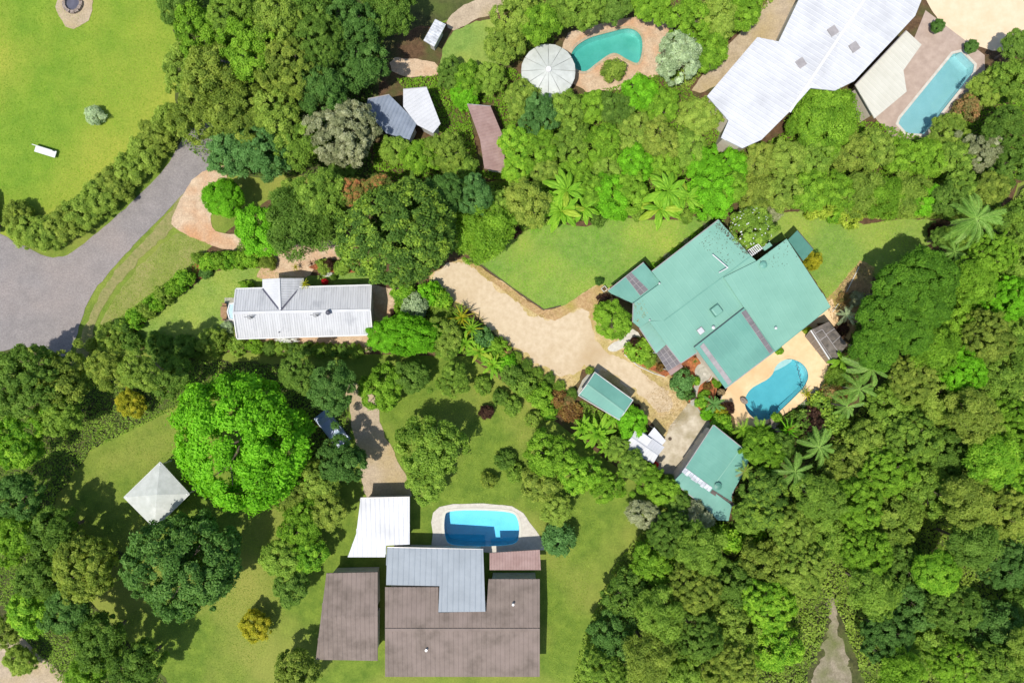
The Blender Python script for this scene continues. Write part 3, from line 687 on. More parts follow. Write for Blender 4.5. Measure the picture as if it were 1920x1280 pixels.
for q in (W(1226, 803, 2.3), W(1246, 826, 2.3)): MB().tube((q.x, q.y, 0), (q.x, q.y, 2.28), .05).build('post', M['white_paint'], ws)

# ---- green garage
gar = empty('garage', W(1330, 880)); tag(gar, 'green-roofed garage with silver corrugated strip at the end of the concrete apron', 'garage')
GP = Plane((1338, 797), (1262, 903), 3.25, .07, (1400, 900))
gt = [(1338, 797), (1408, 853), (1392, 890), (1372, 926), (1372.5, 948), (1334, 922), (1283, 881)]
roof('roof', gt, GP, 'teal_roof_deep', gar, gutter=(0, 6), rib=.75, label='upper roof sheet of the garage')
GP2 = Plane((1283, 882), (1372, 946), 3.0, .06, (1320, 960))
roof('roof', [(1283, 881.5), (1262, 903), (1309, 939), (1346, 975), (1366, 976), (1372.4, 947)], GP2, 'teal_roof_deep', gar, rib=.75, gutter=(1,), label='lower roof sheet of the garage in tree shade')
MB().bar(GP.pt((1391, 838), .02), GP.pt((1339, 909), .02), .10, .03).build('sheet_lap', M['teal_roof'], gar)
a, b = GP.pt((1284.5, 876), .06), GP.pt((1336, 914), .06); dn_ = (GP.pt((1278, 884), .06) - a)
for i in range(9):
    t0, t1_ = i / 9, (i + 1) / 9 - .008
    w1 = 1.0 + .12 * math.sin(i * 2.3)
    MB().slab([a.lerp(b, t0) + Vector((0, 0, .03 * (i % 2))), a.lerp(b, t1_) + Vector((0, 0, .03 * (i % 2))), a.lerp(b, t1_) + dn_ * w1, a.lerp(b, t0) + dn_ * w1], .03).build('corrugated_sheet', M['silver_sheet'], gar)
a, b = GP.pt((1335.5, 917), .07), GP.pt((1378, 944), .07); dn_ = GP.pt((1331, 923), .07) - a
for i in range(4):
    MB().slab([a.lerp(b, i / 4), a.lerp(b, (i + .93) / 4), a.lerp(b, (i + .93) / 4) + dn_, a.lerp(b, i / 4) + dn_], .04).build('skylight_panel', M['poly_dark'], gar)
vent((1345, 910), GP, .22, .3, 'teal_dark', gar)
gw = inset([GP.pt(p) for p in [(1338, 797), (1408, 853), (1368, 974), (1346, 975), (1262, 903)]], .4)
MB().prism([Vector((p.x, p.y, 2.35)) for p in gw], [Vector((p.x, p.y, 0)) for p in gw]).build('wall', M['wall_grey'], gar)
wa, wb2_ = W(1262, 903), W(1338, 797); gd = Vector((gw[4].x - gw[0].x, gw[4].y - gw[0].y, 0)); L_ = gd.length; gd.normalize(); gn = Vector((-gd.y, gd.x, 0)); gn = gn if gn.x < 0 else -gn
for t in (.12, .45, .74):
    q0 = Vector((gw[0].x, gw[0].y, 0)) + gd * L_ * t + gn * .03
    MB().bar(q0 + Vector((0, 0, 1.1)), q0 + gd * L_ * .22 + Vector((0, 0, 1.1)), .07, 2.2).build('garage_door', M['pale_concrete'], gar)

# ---- dark poolside cabana
cb = empty('cabana', W(1548, 642)); tag(cb, 'poolside cabana with dark weathered screen roof and pale frame lines', 'cabana')
CB = Plane((1554, 602.7), (1583, 640), 2.75, .06, (1520, 650))
cbq = [(1519.5, 619), (1554, 602.7), (1584, 641), (1561.5, 681), (1556, 678)]
cbq = [(1519.5, 619), (1554, 602.7), (1589, 646), (1560.5, 682)]
roof('roof', cbq, CB, 'moss_roof', cb, rib=0)
ct = [CB.pt(p, .05) for p in cbq]
def cl(s, t): return ct[0].lerp(ct[1], s).lerp(ct[3].lerp(ct[2], s), t)
for (s0_, t0, s1_, t1_) in ((.1, 0, .1, 1), (.5, .12, .5, .85), (.1, .34, .5, .34), (.1, .12, .5, .12), (.5, .3, 1, .3), (.5, .62, 1, .62)):
    MB().bar(cl(s0_, t0), cl(s1_, t1_), .06, .04).build('frame_bar', M['poly_pale'], cb)
MB().bar(ct[0], ct[3], .12, .06).build('frame_bar', M['white_paint'], cb)
fw = [W(1510, 632), W(1549, 681)]
tp = [CB.pt((1520, 620), -.1), CB.pt((1560, 681), -.1)]
MB().prism([tp[0], tp[1], tp[1] + Vector((.08, .05, 0)), tp[0] + Vector((.08, .05, 0))], [fw[0], fw[1], fw[1] + Vector((.08, .05, 0)), fw[0] + Vector((.08, .05, 0))]).build('screen', M['poly_grey'], cb)
for i in range(5): MB().bar(fw[0].lerp(fw[1], i / 4), tp[0].lerp(tp[1], i / 4), .07).build('screen_post', M['poly_pale'], cb)
bw = [CB.pt((1554, 604), -.1), CB.pt((1587, 646), -.1)]
MB().prism([bw[0], bw[1], bw[1] + Vector((-.1, -.06, 0)), bw[0] + Vector((-.1, -.06, 0))], [Vector((p.x + d, p.y + e, 0)) for p, d, e in ((bw[0], 0, 0), (bw[1], 0, 0), (bw[1], -.1, -.06), (bw[0], -.1, -.06))]).build('wall', M['dark_timber'], cb)

# ---- neighbours
def flat_house(name, polys, label, cat='house', hgt=.03):
    c0 = polys[0][0]; cx = sum(p[0] for p in c0) / len(c0); cy = sum(p[1] for p in c0) / len(c0)
    t = empty(name, W(cx, cy)); tag(t, label, cat)
    for (px, ridge, zr_, sl_, tw, m_, rib_, wall_) in polys:
        pl = Plane(ridge[0], ridge[1], zr_, sl_, tw)
        o, tp = roof('roof', px, pl, m_, t, rib=rib_, hgt=hgt, gutter=(0,) if len(px) > 5 else ())
        if wall_: walls(tp, .4, wall_, t, .2)
    return t
flat_house('house', [
    ([(722, 1180), (1012, 1180), (1012, 1085), (916, 1085), (912, 1145), (822, 1148), (822, 1100), (722, 1100)], ((722, 1180), (1012, 1180)), 3.9, .13, (860, 1100), 'brown_roof', .5, 'wall_grey'),
    ([(722, 1180), (1012, 1180), (1012, 1268), (722, 1268)], ((722, 1180), (1012, 1180)), 3.9, .13, (860, 1260), 'brown_roof', .5, 'wall_grey'),
    ([(726, 1026), (906, 1030), (910, 1146), (822, 1147), (824, 1098), (724, 1096)], ((822, 1146), (910, 1146)), 4.0, .22, (860, 1040), 'grey_roof', .6, 'wall_grey'),
    ([(602, 1155), (708, 1155), (708, 1072), (612, 1074)], ((600, 1155), (706, 1155)), 3.5, .12, (650, 1080), 'brown_roof', .5, 'wall_grey'),
    ([(602, 1155), (708, 1155), (708, 1238), (592, 1236)], ((600, 1155), (706, 1155)), 3.5, .12, (650, 1230), 'brown_roof', .5, 'wall_grey'),
    ([(918, 1036), (1012, 1030), (1014, 1068), (918, 1068)], ((918, 1068), (1012, 1068)), 2.7, .06, (960, 1030), 'pink_roof', .3, None),
    ([(676, 934), (768, 932), (768, 1020), (724, 1022), (722, 1044), (652, 1044), (668, 1000)], ((672, 936), (766, 934)), 3.0, .03, (700, 1030), 'white_sheet', .5, 'wall_grey'),
    ], 'brown-roofed house with grey and white roof sections beside the blue oblong pool')
MB().bar(W(722, 1180, 3.94), W(1012, 1180, 3.94), .3, .08).build('ridge_cap', M['brown_roof'], [o for o in C.objects if o.get('label', '').startswith('brown-roofed')][0])
for q in ((800, 1215), (962, 1130)):
    p = W(*q, 3.5); MB().tube(p, p + Vector((0, 0, .5)), .13, n=10).build('roof_vent', M['silver_sheet'], [o for o in C.objects if o.get('label', '').startswith('brown-roofed')][0])
flat_house('house', [
    ([(1512, -30), (1640, -30), (1560, 120), (1480, 210), (1428, 262), (1392, 278), (1352, 258), (1366, 226), (1326, 180), (1420, 70), (1460, 78)], ((1640, -30), (1480, 210)), 5.0, .05, (1400, 120), 'white_sheet', .5, 'wall_cream'),
    ([(1640, -30), (1740, -30), (1716, 30), (1602, 152), (1566, 170), (1520, 165), (1560, 120)], ((1640, -30), (1520, 165)), 5.0, .05, (1700, 100), 'white_sheet', .5, 'wall_cream'),
    ([(1604, 160), (1700, 58), (1728, 84), (1694, 132), (1700, 172), (1640, 222)], ((1604, 160), (1700, 58)), 3.6, .04, (1700, 172), 'cream_sheet', .5, 'wall_cream'),
    ], 'very large house with brilliant white roofs next to the pale blue lap pool')
bw_ = [o for o in C.objects if o.get('label', '').startswith('very large house')][0]
MB().bar(W(1640, -30, 5.05), W(1480, 210, 5.05), .3, .07).build('ridge_cap', M['white_paint'], bw_)
for q, z in (((1500, 120), 4.7), ((1450, 200), 4.5), ((1560, 60), 4.8), ((1600, 90), 4.8)):
    p = W(*q, z); MB().box((p.x, p.y), .9, .9, p.z - .2, p.z + .28, .6).build('roof_light', M['poly_pale'], bw_)
flat_house('shed', [
    ([(690, 186), (730, 178), (782, 230), (768, 262), (724, 250), (684, 206)], ((690, 186), (782, 230)), 3.2, .08, (720, 250), 'slate_roof', .4, 'wall_grey'),
    ([(756, 168), (800, 164), (826, 232), (812, 250), (782, 234), (756, 200)], ((756, 168), (812, 250)), 3.4, .06, (810, 180), 'white_sheet', .4, 'wall_grey'),
    ], 'shed with joined slate blue and white roofs among the trees', 'shed')
flat_house('shed', [([(876, 196), (920, 200), (946, 262), (946, 322), (908, 316), (900, 262)], ((876, 196), (910, 316)), 2.8, .08, (945, 260), 'pink_roof', .35, 'wall_cream')], 'narrow shed with dusty pink roof below the grass patch', 'shed')
flat_house('shed', [([(794, 76), (816, 36), (836, 46), (814, 88)], ((794, 76), (816, 36)), 2.4, .05, (836, 46), 'silver_sheet', .3, 'wall_grey')], 'tiny silver-roofed shed at the edge of the grass patch', 'shed')
# white pavilion on the lower lawn (pyramid roof)
pv = empty('pavilion', W(294, 930)); tag(pv, 'square pale pavilion standing cornerwise on the lawn by the vivid green tree', 'pavilion')
ap = W(294, 927, 3.6); cs = [W(*q, 2.5) for q in ((300, 866), (355, 926), (290, 990), (232, 932))]
for i in range(4):
    a, b = cs[i], cs[(i + 1) % 4]
    MB().prism([ap, a, b], [p - Vector((0, 0, .08)) for p in (ap, a, b)]).build('roof_panel', M['tank_grey'], pv)
    q = cs[i].lerp(ap, .08); MB().tube((q.x, q.y, 0), (q.x, q.y, 2.6), .08).build('post', M['white_paint'], pv)
    MB().bar(a - up * 3, b - up * 3, .08, .14).build('fascia', M['white_paint'], pv)
# round water tank
tk = empty('water_tank', W(1020, 140)); tag(tk, 'round pale grey water tank with shallow conical lid beside the jade green pool', 'water tank')
c0 = W(1028, 134, 2.4); b0 = Vector((c0.x, c0.y, 0))
MB().tube(b0, (c0.x, c0.y, 2.4), 2.85, n=36).build('tank_wall', M['tank_grey'], tk)
for i in range(12):
    a0, a1 = math.tau * i / 12, math.tau * (i + 1) / 12
    P = lambda a, r_, z: Vector((c0.x + r_ * math.cos(a), c0.y + r_ * math.sin(a), z))
    am = (a0 + a1) / 2
    MB().slab([Vector((c0.x, c0.y, 3.0)), P(a0 + .012, 2.95, 2.45), P(am, 2.98, 2.45), P(a1 - .012, 2.95, 2.45)], .06).build('lid_panel', M['tank_grey'], tk)
MB().tube((c0.x, c0.y, 2.95), (c0.x, c0.y, 3.1), .35, .3, n=14).build('lid_cap', M['white_paint'], tk)

# ------------------------------------------------------------------ plants: prototypes
def leaf_mesh(name, P, Nn, T, L, Wd, tone, fold=.12):
    """one folded rhombic leaf per row: base point, normal, direction, length, width, tone"""
    B = np.cross(Nn, T); B /= np.linalg.norm(B, axis=1)[:, None] + 1e-9
    L = L[:, None]; Wd = Wd[:, None]
    v = np.stack([P - T * L * .5, P + B * Wd * .5 + Nn * fold * Wd, P + T * L * .5 - Nn * fold * L * .6, P - B * Wd * .5 + Nn * fold * Wd], 1).reshape(-1, 3)
    n = len(P); me = bpy.data.meshes.new(name)
    me.vertices.add(4 * n); me.vertices.foreach_set('co', v.astype(np.float32).ravel())
    me.loops.add(4 * n); me.loops.foreach_set('vertex_index', np.arange(4 * n, dtype=np.int32))
    me.polygons.add(n); me.polygons.foreach_set('loop_start', np.arange(0, 4 * n, 4, dtype=np.int32))
    me.polygons.foreach_set('loop_total', np.full(n, 4, np.int32))
    me.update(calc_edges=True)
    a = me.attributes.new('tone', 'FLOAT', 'FACE'); a.data.foreach_set('value', np.clip(tone, 0, 1).astype(np.float32))
    return me

def unit(v): return v / (np.linalg.norm(v, axis=1)[:, None] + 1e-9)

def crown_mesh(seed, R=3.0, VR=.8, lobes=45, lr=.24, leaf=.26, asp=.55, cover=2.6, bottom=-.35, rag=.16, droop=0.0, loose=.38, tonevar=.17):
    r = np.random.default_rng(seed)
    i = np.arange(lobes) + .5
    z = 1 - (1 - bottom) * i / lobes; a = math.pi * (1 + 5 ** .5) * i + r.uniform(-.5, .5, lobes)
    s = np.sqrt(np.clip(1 - z * z, 0, 1)); D = unit(np.stack([s * np.cos(a), s * np.sin(a), z], 1) + r.normal(0, .10, (lobes, 3)))
    # uneven outline: the crown reaches further on some sides
    ph = r.uniform(0, 6.28, 5); az = np.arctan2(D[:, 1], D[:, 0])
    out = 1 + rag * (.5 * np.sin(2 * az + ph[0]) + .4 * np.sin(3 * az + ph[1]) + .35 * np.sin(5 * az + ph[2])) + r.normal(0, rag * .35, lobes)
    lrr = lr * r.uniform(.65, 1.35, lobes)
    Cn = D * ((1 - lrr * .8) * out)[:, None]
    inner = max(3, lobes // 6)
    Cn = np.vstack([Cn, r.normal(0, .33, (inner, 3))]); lrr = np.concatenate([lrr, np.full(inner, lr * 1.4)]); D = np.vstack([D, unit(r.normal(0, 1, (inner, 3)) + [0, 0, .8])])
    ltone = np.clip(r.normal(.48, tonevar, len(Cn)), .1, .9)
    P, Nn, tn = [], [], []
    for c, d, q, t in zip(Cn, D, lrr, ltone):
        area = 4 * math.pi * (q * R) ** 2
        n = int(area * cover / (leaf * leaf * asp * .5) * .5)
        u = unit(r.normal(0, 1, (n, 3)))
        u = u[(u @ d) > -.45]
        rad = q * np.clip(1 - np.abs(r.normal(0, loose, len(u))), .3, 1) * (1 + .12 * np.sin(u[:, 0] * 9 + c[0] * 20) * np.sin(u[:, 1] * 8 + c[1] * 17))
        st = r.uniform(.7, 1.35, 3); u2 = u * st
        stray = r.random(len(u)) < .07; rad = np.where(stray, rad * r.uniform(1.1, 1.55, len(u)), rad)
        p = c + u2 * rad[:, None]
        P.append(p); Nn.append(u * .55 + d * .25); tn.append(np.full(len(u), t) + (u[:, 2] - .2) * .0)
    P = np.vstack(P); Nn = np.vstack(Nn); tn = np.concatenate(tn)
    P = P * R; P[:, 2] *= VR
    n = len(P)
    Nn = unit(unit(Nn) + [0, 0, .75] + r.normal(0, .62, (n, 3)))
    T = r.normal(0, 1, (n, 3)); T[:, 2] -= droop * 2; T = unit(T - Nn * np.sum(T * Nn, 1)[:, None])
    Lf = leaf * r.uniform(.65, 1.3, n)
    return leaf_mesh('crown', P, Nn, T, Lf, Lf * asp, tn + r.normal(0, .19, n))

PROTO = {}
def proto(key, n, R, **kw):
    PROTO[key] = (R, kw.get('VR', .8), [crown_mesh(hash_(key) + k, R=R, **kw) for k in range(n)])
def hash_(s): return sum(ord(c) * (i + 3) for i, c in enumerate(s))
proto('big', 4, 6.0, VR=.62, lobes=270, lr=.098, leaf=.30, cover=2.6, rag=.16, tonevar=.24)
proto('clumpy', 4, 4.0, VR=.66, lobes=110, lr=.155, leaf=.28, cover=2.3, rag=.24, tonevar=.22)
proto('great', 1, 6.0, VR=.62, lobes=330, lr=.092, leaf=.30, cover=2.8, rag=.06, bottom=-.1, tonevar=.25)
proto('dome', 2, 7.5, VR=.62, lobes=190, lr=.122, leaf=.36, cover=2.3, rag=.11, tonevar=.2, loose=.45)
proto('smooth', 3, 4.5, VR=.7, lobes=110, lr=.17, leaf=.26, cover=2.4, rag=.10, loose=.15)
proto('med', 4, 2.8, VR=.85, lobes=80, lr=.185, leaf=.22, cover=2.4, rag=.22, tonevar=.22)
proto('feather', 3, 2.8, VR=.8, lobes=60, lr=.22, leaf=.34, asp=.22, cover=1.7, rag=.22, droop=.5, loose=.35)
proto('shrub', 5, 1.2, VR=.85, lobes=34, lr=.27, leaf=.17, cover=2.0, rag=.2, bottom=-.6, tonevar=.2)
proto('ball', 3, 1.2, VR=.9, lobes=40, lr=.24, leaf=.13, cover=2.0, rag=.04, bottom=-.6, loose=.12)
proto('broad', 3, 1.4, VR=.8, lobes=22, lr=.36, leaf=.36, asp=.6, cover=1.5, rag=.24, bottom=-.5)
proto('wispy', 3, 1.4, VR=.8, lobes=26, lr=.34, leaf=.30, asp=.18, cover=1.2, rag=.25, loose=.4, bottom=-.5)

def tube_mesh(name, segs, n=7):
    mb = MB()
    for a, b, r0, r1 in segs: mb.tube(a, b, r0, r1, n, caps=False)
    me = bpy.data.meshes.new(name); me.from_pydata([tuple(p) for p in mb.v], [], mb.f); me.update(); me.materials.append(M['bark']); return me
def trunk_mesh(seed):
    r = random.Random(seed); segs = []
    p = Vector((0, 0, 0)); rad = .05
    for k in range(3):
        q = p + Vector((r.uniform(-.04, .04), r.uniform(-.04, .04), .2)); segs.append((p, q, rad, rad * .85)); p, rad = q, rad * .85
    for k in range(6):
        a = k * 1.05 + r.uniform(-.3, .3); q = p + Vector((math.cos(a) * .22, math.sin(a) * .22, r.uniform(.1, .22)))
        segs.append((p, q, rad * .6, rad * .35))
        for j in range(2):
            b = a + r.uniform(-.8, .8); w_ = q + Vector((math.cos(b) * .2, math.sin(b) * .2, r.uniform(.05, .16))); segs.append((q, w_, rad * .35, rad * .12))
    return tube_mesh('trunk', segs)
TRUNKS = [trunk_mesh(k) for k in range(4)]

def put(name, me, m, parent=None):
    o = bpy.data.objects.new(name, me); C.objects.link(o)
    if len(me.materials) == 0: me.materials.append(M['mid'])
    if m:
        o.material_slots[0].link = 'OBJECT'; o.material_slots[0].material = M[m]
    if parent is not None: o.parent = parent
    return o

CNT = {}
def T(px, py, r, h, kind, m, label, group=None, ry=None, rot=None, name='tree', cat='tree'):
    """a tree: crown centre seen at the pixel, radius in pixels, height in metres; stands on the ground below it"""
    R, VR, ms = PROTO[kind]
    sv = min(r * S * .75, h * .46); zc = h - sv
    k = (H - zc) / H * S
    p = W(px, py, zc); rw = r * k; rwy = (ry or r) * k
    CNT[kind] = CNT.get(kind, 0) + 1; i = CNT[kind]
    rz = RNG.uniform(0, 6.28) if rot is None else rot
    t = empty(name, (p.x, p.y, 0)); tag(t, label, cat, group)
    c = put('crown', ms[i % len(ms)], m, t)
    c.location = (0, 0, zc); c.rotation_euler = (0, 0, rz if ry is None else (rot or 0)); c.scale = (rw / R, rwy / R, sv / (R * VR))
    b = put('trunk', TRUNKS[i % 4], None, t); b.scale = (rw * 1.5, rwy * 1.5, h * .85); b.rotation_euler = (0, 0, rz)
    return t

def B(px, py, r, h, kind, m, label, group=None, ry=None, rot=None, name='shrub', cat='shrub'):
    """a shrub: one mass of foliage down to the ground"""
    R, VR, ms = PROTO[kind]
    sv = h * .56; zc = h - sv; k = (H - zc) / H * S
    p = W(px, py, zc); rw = r * k; rwy = (ry or r) * k
    CNT[kind] = CNT.get(kind, 0) + 1; i = CNT[kind]
    o = put(name, ms[i % len(ms)], m)
    o.location = (p.x, p.y, zc); o.rotation_euler = (0, 0, (RNG.uniform(0, 6.28) if ry is None else 0) if rot is None else rot)
    o.scale = (rw / R, rwy / R, sv / (R * VR))
    return tag(o, label, cat, group)

# ---- leaves of palms, bananas and strap-leaved plants
def strip(me_name, pts_rows, tone=None):
    v = [tuple(p) for row in pts_rows for p in row]; k = len(pts_rows[0]); f = []
    for i in range(len(pts_rows) - 1):
        for j in range(k - 1): f.append((i * k + j, i * k + j + 1, (i + 1) * k + j + 1, (i + 1) * k + j))
    me = bpy.data.meshes.new(me_name); me.from_pydata(v, [], f); me.update()
    a = me.attributes.new('tone', 'FLOAT', 'FACE')
    for i, d in enumerate(a.data): d.value = .5 + .14 * math.sin(i * 2.7) + .1 * math.sin(i * 1.3)
    return me
def arch(s, lift, fall): return lift * s - fall * s * s
def blade_mesh(seed, wid=.16, lift=.45, fall=.62, stalk=.16, n=12):
    r = random.Random(seed); rows = []
    for i in range(n + 1):
        s = i / n; z = arch(s, lift, fall)
        if s < stalk: w_ = .012
        else:
            q = (s - stalk) / (1 - stalk); w_ = wid * (math.sin(math.pi * min(1, q * .96 + .04)) ** .6) * r.uniform(.8, 1.05)
        rows.append([(s, -w_, z - w_ * .15), (s, -w_ * .45, z + w_ * .22), (s, 0, z), (s, w_ * .45, z + w_ * .22), (s, w_, z - w_ * .15)])
    return strip('leaf', rows)
def strap_mesh(seed, wid=.05, lift=.75, fall=.75, n=7):
    rows = []
    for i in range(n + 1):
        s = i / n; w_ = wid * (1 - s) ** .45 * min(1, .5 + s * 3); z = arch(s, lift, fall); x = s * (1 - .12 * s)
        rows.append([(x, -w_, z + w_ * .5), (x, 0, z), (x, w_, z + w_ * .5)])
    return strip('leaf', rows)
def frond_mesh(seed, n=30, ll=.24, lift=.42, fall=.75, lw=.018, hang=.5):
    r = random.Random(seed); v = []; f = []; tn = []
    def P(s): return Vector((s, .02 * math.sin(s * 3), arch(s, lift, fall)))
    for i in range(12):
        a, b = P(i / 12), P((i + 1) / 12); w_ = .016 * (1 - i / 13); k = len(v)
        v += [a + Vector((0, -w_, 0)), a + Vector((0, 0, w_)), a + Vector((0, w_, 0)), b + Vector((0, -w_ * .9, 0)), b + Vector((0, 0, w_ * .9)), b + Vector((0, w_ * .9, 0))]
        f += [(k, k + 1, k + 4, k + 3), (k + 1, k + 2, k + 5, k + 4)]; tn += [.95, .95]
    for i in range(n):
        s = .14 + .86 * i / n; a = P(s); l_ = ll * math.sin(math.pi * (.12 + .8 * (s - .1))) ** .7 * r.uniform(.85, 1.1)
        for sd in (-1, 1):
            d = Vector((.62, sd * .85, -.05)).normalized(); m_ = a + d * l_ * .55 + Vector((0, 0, l_ * .05)); e = a + d * l_ - Vector((0, 0, l_ * hang))
            w_ = Vector((lw, -sd * lw * .4, 0)); k = len(v)
            v += [a - w_ * .5, a + w_ * .5, m_ + w_, m_ - w_, e]
            f += [(k, k + 1, k + 2, k + 3), (k + 3, k + 2, k + 4)]; t = r.uniform(.25, .75); tn += [t, t]
    me = bpy.data.meshes.new('frond'); me.from_pydata([tuple(p) for p in v], [], f); me.update()
    at = me.attributes.new('tone', 'FLOAT', 'FACE'); at.data.foreach_set('value', tn)
    return me
LEAF = {
    'palm': [frond_mesh(k, n=26, ll=.2, lw=.010) for k in range(3)],
    'king': [frond_mesh(10 + k, n=28, ll=.20, lift=.34, fall=.72, lw=.0105, hang=.55) for k in range(3)],
    'cycad': [frond_mesh(20 + k, n=34, ll=.15, lift=.5, fall=.6, lw=.012, hang=.1) for k in range(2)],
    'banana': [blade_mesh(k) for k in range(3)],
    'nest': [blade_mesh(5 + k, wid=.13, lift=.6, fall=.5, stalk=.03) for k in range(3)],
    'strap': [strap_mesh(k, wid=.045 + .01 * k) for k in range(2)],
    'spike': [strap_mesh(5 + k, wid=.07, lift=.55, fall=.25) for k in range(2)],
}
for k_ in LEAF:
    for me in LEAF[k_]: me.materials.append(M['palm'])
def stem_mesh(rad):
    return tube_mesh('stem', [(Vector((0, 0, 0)), Vector((.02, .01, .5)), rad, rad * .8), (Vector((.02, .01, .5)), Vector((0, 0, 1)), rad * .8, rad * .7)])
STEM = stem_mesh(.14)
def R_(px, py, r, h, kind, m, label, n=14, tilt=(.0, .5), group=None, name='palm', cat='palm', part='frond', trunk=True, m2=None, tiers=2):
    """a plant whose leaves all spring from the top of a stem: each leaf is a part"""
    p = W(px, py, h); k = (H - h) / H * S; rw = r * k * 1.08
    t = empty(name, (p.x, p.y, 0), 0); tag(t, label, cat, group)
    rr = random.Random(int(px * 7 + py * 13)); a0 = rr.uniform(0, 6.28)
    for i in range(n):
        me = LEAF[kind][i % len(LEAF[kind])]
        o = put(part, me, (m2 if (m2 and rr.random() < .14) else m), t)
        q = (i % tiers) / max(1, tiers - 1) if tiers > 1 else rr.random()
        sc = rw * (rr.uniform(.8, 1.12) if part == 'leaf' else rr.uniform(.62, 1.15)) * (1 - .22 * q)
        o.location = (0, 0, h - .02); o.scale = (sc, sc, sc)
        o.rotation_euler = (rr.uniform(-.25, .25), -(tilt[0] + (tilt[1] - tilt[0]) * q + (rr.uniform(-.12, .12) if part == 'leaf' else rr.uniform(-.3, .25))), a0 + math.tau * i / n + rr.uniform(-.2, .2))
    if trunk and h > .5:
        b = put('trunk', STEM, None, t); b.scale = (max(.5, h * .16),) * 2 + (h,)
    return t

def carpet(name, poly, n, m, hgt, leaf, clump=1.6, seed=1, z0=.05, holes=(), asp=.5):
    """undergrowth nobody could count: leaves heaped in low clumps over an outline"""
    r = np.random.default_rng(seed)
    w = [W(x, y) for x, y in poly]; xs = [p.x for p in w]; ys = [p.y for p in w]
    X = r.uniform(min(xs), max(xs), n * 3); Y = r.uniform(min(ys), max(ys), n * 3)
    k = inside(w, X, Y)
    for h_ in holes: k &= ~inside([W(x, y) for x, y in h_], X, Y)
    X, Y = X[k][:n], Y[k][:n]; m_ = len(X)
    g = np.sin(X / clump * 2.1 + 1.3 * np.sin(Y / clump * 1.3)) * np.sin(Y / clump * 2.3 + 1.1 * np.sin(X / clump * 1.7 + 2))
    g2 = np.sin(X / clump * 5.3 + Y * 1.1) * np.sin(Y / clump * 4.7 - X * .9)
    hh = hgt * np.clip(.45 + .4 * g + .22 * g2, .02, 1.3)
    P = np.stack([X, Y, z0 + hh * np.sqrt(r.uniform(.05, 1, m_))], 1)
    Nn = unit(np.stack([r.normal(0, .5, m_), r.normal(0, .5, m_), np.full(m_, .9)], 1))
    T_ = r.normal(0, 1, (m_, 3)); T_ = unit(T_ - Nn * np.sum(T_ * Nn, 1)[:, None])
    L_ = leaf * r.uniform(.6, 1.3, m_)
    me = leaf_mesh(name, P, Nn, T_, L_, L_ * asp, .45 + .2 * g + r.normal(0, .15, m_))
    o = put(name, me, m); tag(o, kind='stuff'); return o

for a in LITTER: roof_litter(*a)

# ------------------------------------------------------------------ inside the plot: undergrowth
carpet('undergrowth', [(440, 470), (540, 346), (640, 344), (650, 450), (560, 455)], 9000, 'dark', .7, .22, seed=1)
carpet('undergrowth', [(640, 344), (1370, 340), (1350, 400), (1270, 408), (1150, 404), (1060, 420), (985, 430), (940, 460), (880, 480), (840, 470), (700, 380)], 30000, 'mid', .9, .22, seed=2)
carpet('undergrowth', [(1370, 340), (1900, 338), (1840, 430), (1760, 410), (1640, 412), (1560, 402), (1500, 392), (1440, 384), (1400, 378)], 34000, 'moss', .9, .22, seed=3)
carpet('undergrowth', [(150, 652), (380, 478), (400, 470), (366, 516), (262, 612), (250, 640), (420, 640), (560, 648), (696, 650), (700, 660)], 16000, 'mid', .5, .17, seed=4)
carpet('undergrowth', [(700, 655), (690, 630), (740, 590), (745, 545), (805, 535), (840, 570), (905, 608), (950, 650), (1010, 700), (1078, 742), (1060, 780), (880, 664)], 26000, 'mid', .6, .18, seed=5)
carpet('undergrowth', [(1060, 780), (1090, 750), (1160, 790), (1185, 765), (1215, 800), (1170, 840), (1225, 872), (1265, 905), (1310, 942), (1376, 1036), (1230, 920), (1130, 840)], 20000, 'mid', .6, .2, seed=6)
carpet('undergrowth', [(1376, 1036), (1310, 945), (1370, 975), (1374, 930), (1410, 853), (1342, 800), (1378, 802), (1450, 792), (1508, 752), (1550, 715), (1556, 682), (1590, 650), (1600, 600), (1720, 500), (1780, 470), (1850, 400), (1900, 350)], 52000, 'dark', .7, .22, seed=7)
carpet('leaf_litter', [(1548, 570), (1578, 530), (1612, 492), (1640, 510), (1615, 590), (1590, 620), (1560, 600)], 2600, 'straw', .08, .14, seed=8)
carpet('leaf_litter', [(852, 486), (900, 512), (1010, 596), (1050, 590), (1020, 584), (960, 545), (900, 500)], 900, 'rust', .03, .12, seed=9, z0=.06)
carpet('leaf_litter', [(1020, 690), (1060, 700), (1090, 720), (1180, 745), (1250, 720), (1290, 756), (1250, 815), (1190, 770)], 1500, 'straw', .03, .12, seed=10, z0=.06)
carpet('grass', LAWN1, 26000, 'vivid', .05, .10, seed=11, z0=.06, asp=.25)
carpet('grass', LAWN2, 16000, 'lime', .05, .10, seed=12, z0=.045, asp=.25)

